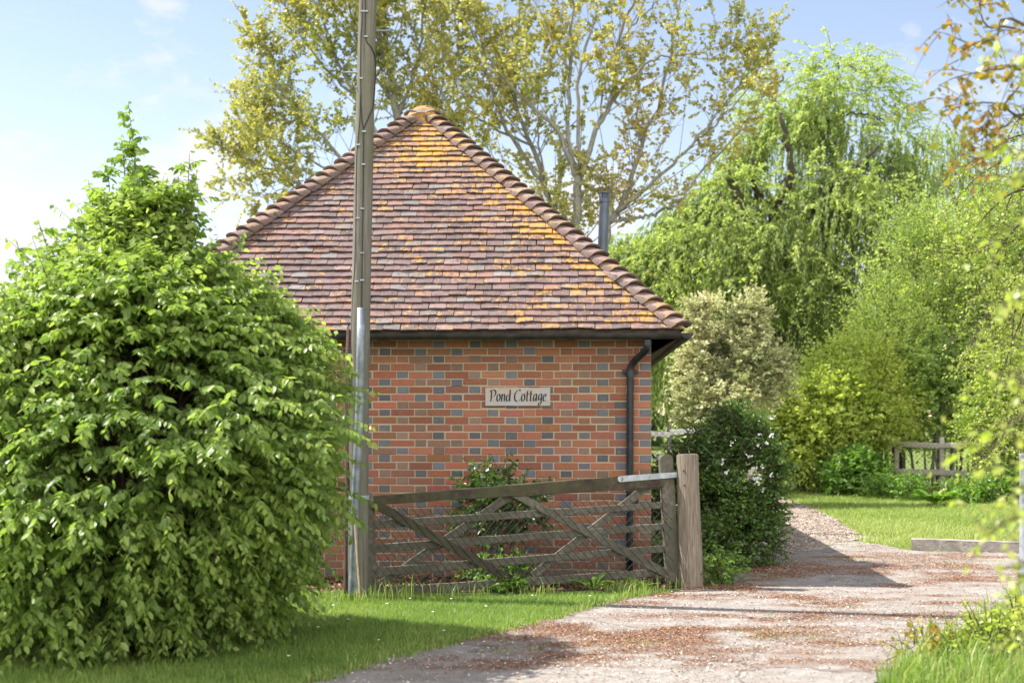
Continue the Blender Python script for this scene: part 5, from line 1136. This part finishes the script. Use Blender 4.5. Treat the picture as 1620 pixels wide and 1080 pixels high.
side_tree('birch_tree', 'fine leaved birch at the right edge above the hedge', (7.1, 16.2, 0), [
    [(1640, 250, 0), (1560, 270, 0), (1500, 330, 0)], [(1640, 300, 0), (1560, 340, 0.3), (1520, 420, 0.3)], [(1640, 220, 0), (1580, 230, 0), (1530, 260, 0)], [(1650, 350, 0), (1590, 380, 0), (1550, 460, 0)], [(1650, 420, 0), (1600, 450, 0), (1560, 540, 0)], [(1650, 480, -.3), (1610, 520, -.3), (1580, 610, -.3)], [(1660, 560, 0), (1620, 590, 0), (1590, 680, 0)], [(1660, 180, 0), (1610, 190, 0), (1570, 290, 0)], [(1660, 380, 0), (1540, 400, 0.4), (1490, 400, 0.4)], [(1660, 500, 0.2), (1570, 490, 0.4), (1530, 560, 0.4)], [(1660, 300, 0.3), (1600, 310, 0.2), (1580, 420, 0)], [(1660, 440, -.2), (1610, 480, 0), (1600, 560, 0)], [(1660, 620, 0), (1610, 640, 0), (1575, 720, 0)]], 16.0, 'birch', 0.046, 16, 4, 7, 121, 'rh', L1=(0.4, 0.9), r=(0.02, 0.004), tone=0.3, trunk_top=6.0, wid=1.15)
side_tree('hazel_tree', 'blurred bright green leaves hanging close on the right edge', (2.1, 4.3, 0), [
    [(2000, 420, 0.1), (2080, 360, 0.2), (2150, 380, 0.2)], [(1950, 250, -0.2), (1990, 100, -0.3), (2020, 20, -0.3)], [(1850, 330, 0.3), (1790, 250, 0.4), (1760, 180, 0.4)], [(1860, 640, -0.2), (1800, 600, -0.3), (1750, 620, -0.3)], [(1990, 700, 0.2), (2070, 680, 0.3), (2130, 720, 0.3)], [(1910, 200, 0.1), (1890, 40, 0.1), (1880, -60, 0.1)], [(1880, 480, 0.3), (1810, 440, 0.4), (1770, 460, 0.4)],
    [(1698, 330, 0), (1643, 330, 0), (1618, 350, 0)], [(1708, 420, 0), (1658, 440, 0), (1618, 460, 0)], [(1708, 560, 0), (1638, 640, 0), (1588, 680, 0)], [(1708, 500, 0), (1658, 540, 0.1), (1608, 590, 0)], [(1718, 640, 0), (1658, 690, 0), (1608, 730, 0)], [(1708, 200, 0), (1668, 150, 0), (1633, 90, 0)], [(1718, 790, 0), (1638, 810, 0), (1573, 830, 0)], [(1718, 850, 0), (1658, 890, 0), (1588, 900, 0)], [(1718, 240, 0), (1658, 220, 0), (1628, 270, 0)], [(1718, 930, 0), (1668, 960, 0), (1628, 985, 0)], [(1718, 720, 0.1), (1668, 760, 0.1), (1618, 790, 0)]], 4.4, 'birch', 0.042, 5, 2, 5, 131, 'ov', L1=(0.07, 0.16), r=(0.007, 0.002), tone=0.5, trunk_top=2.7, wid=1.1, tr=0.03, hang=0.4)
shrub('orange_sapling', 'low sapling with orange and yellow young leaves in the verge', G(1460, 1045), [(1460, 1030, 40, 22, 0), (1500, 1010, 26, 18, 0.2), (1440, 1045, 18, 12, -0.1)], 9.0, 26, 6, 0.045, 'aspen', cat='sapling', L=(0.08, 0.2), thr=0.1, freq=4, seed=141, tmpl='rn', tone=(0.05, 0.3), stems=9, sr=(0.004, 0.002), dirup=0.5)
shrub('verge_weed', 'leafy green weed among long grass in the bottom right corner', G(1575, 1060), [(1570, 1030, 40, 34, 0), (1620, 1000, 40, 40, 0.2), (1530, 1060, 26, 18, 0)], 8.9, 130, 8, 0.05, 'birch', cat='weed', L=(0.1, 0.28), thr=0.2, freq=4, seed=145, tmpl='ov', tone=(0.2, 0.4), stems=14, sr=(0.004, 0.002), dirup=0.7)

# far wood that closes the view beyond the garden
b = Buf(); n = 15000
x = -60 + 150 * rng.random(n); y = 66 + 18 * rng.random(n); h = 5.5 + 3.0 * fbm(np.stack((x * 0.13, y * 0.1), -1), 81, 3); zz = h * rng.random(n) ** 0.8
P = np.stack((x, y, zz), -1); leaves(b, P, rand_dirs(n), rand_dirs(n) + UP, 0.9 * (0.6 + 0.8 * rng.random(n)), 'rn', 0.6 * rng.random(n) + 0.5 * fbm(P * 0.25, 83, 3) - 0.1)
tag(b.build('far_woodland', M['wood']), 'dark far wood closing the view beyond the garden', 'wood', kind='stuff')
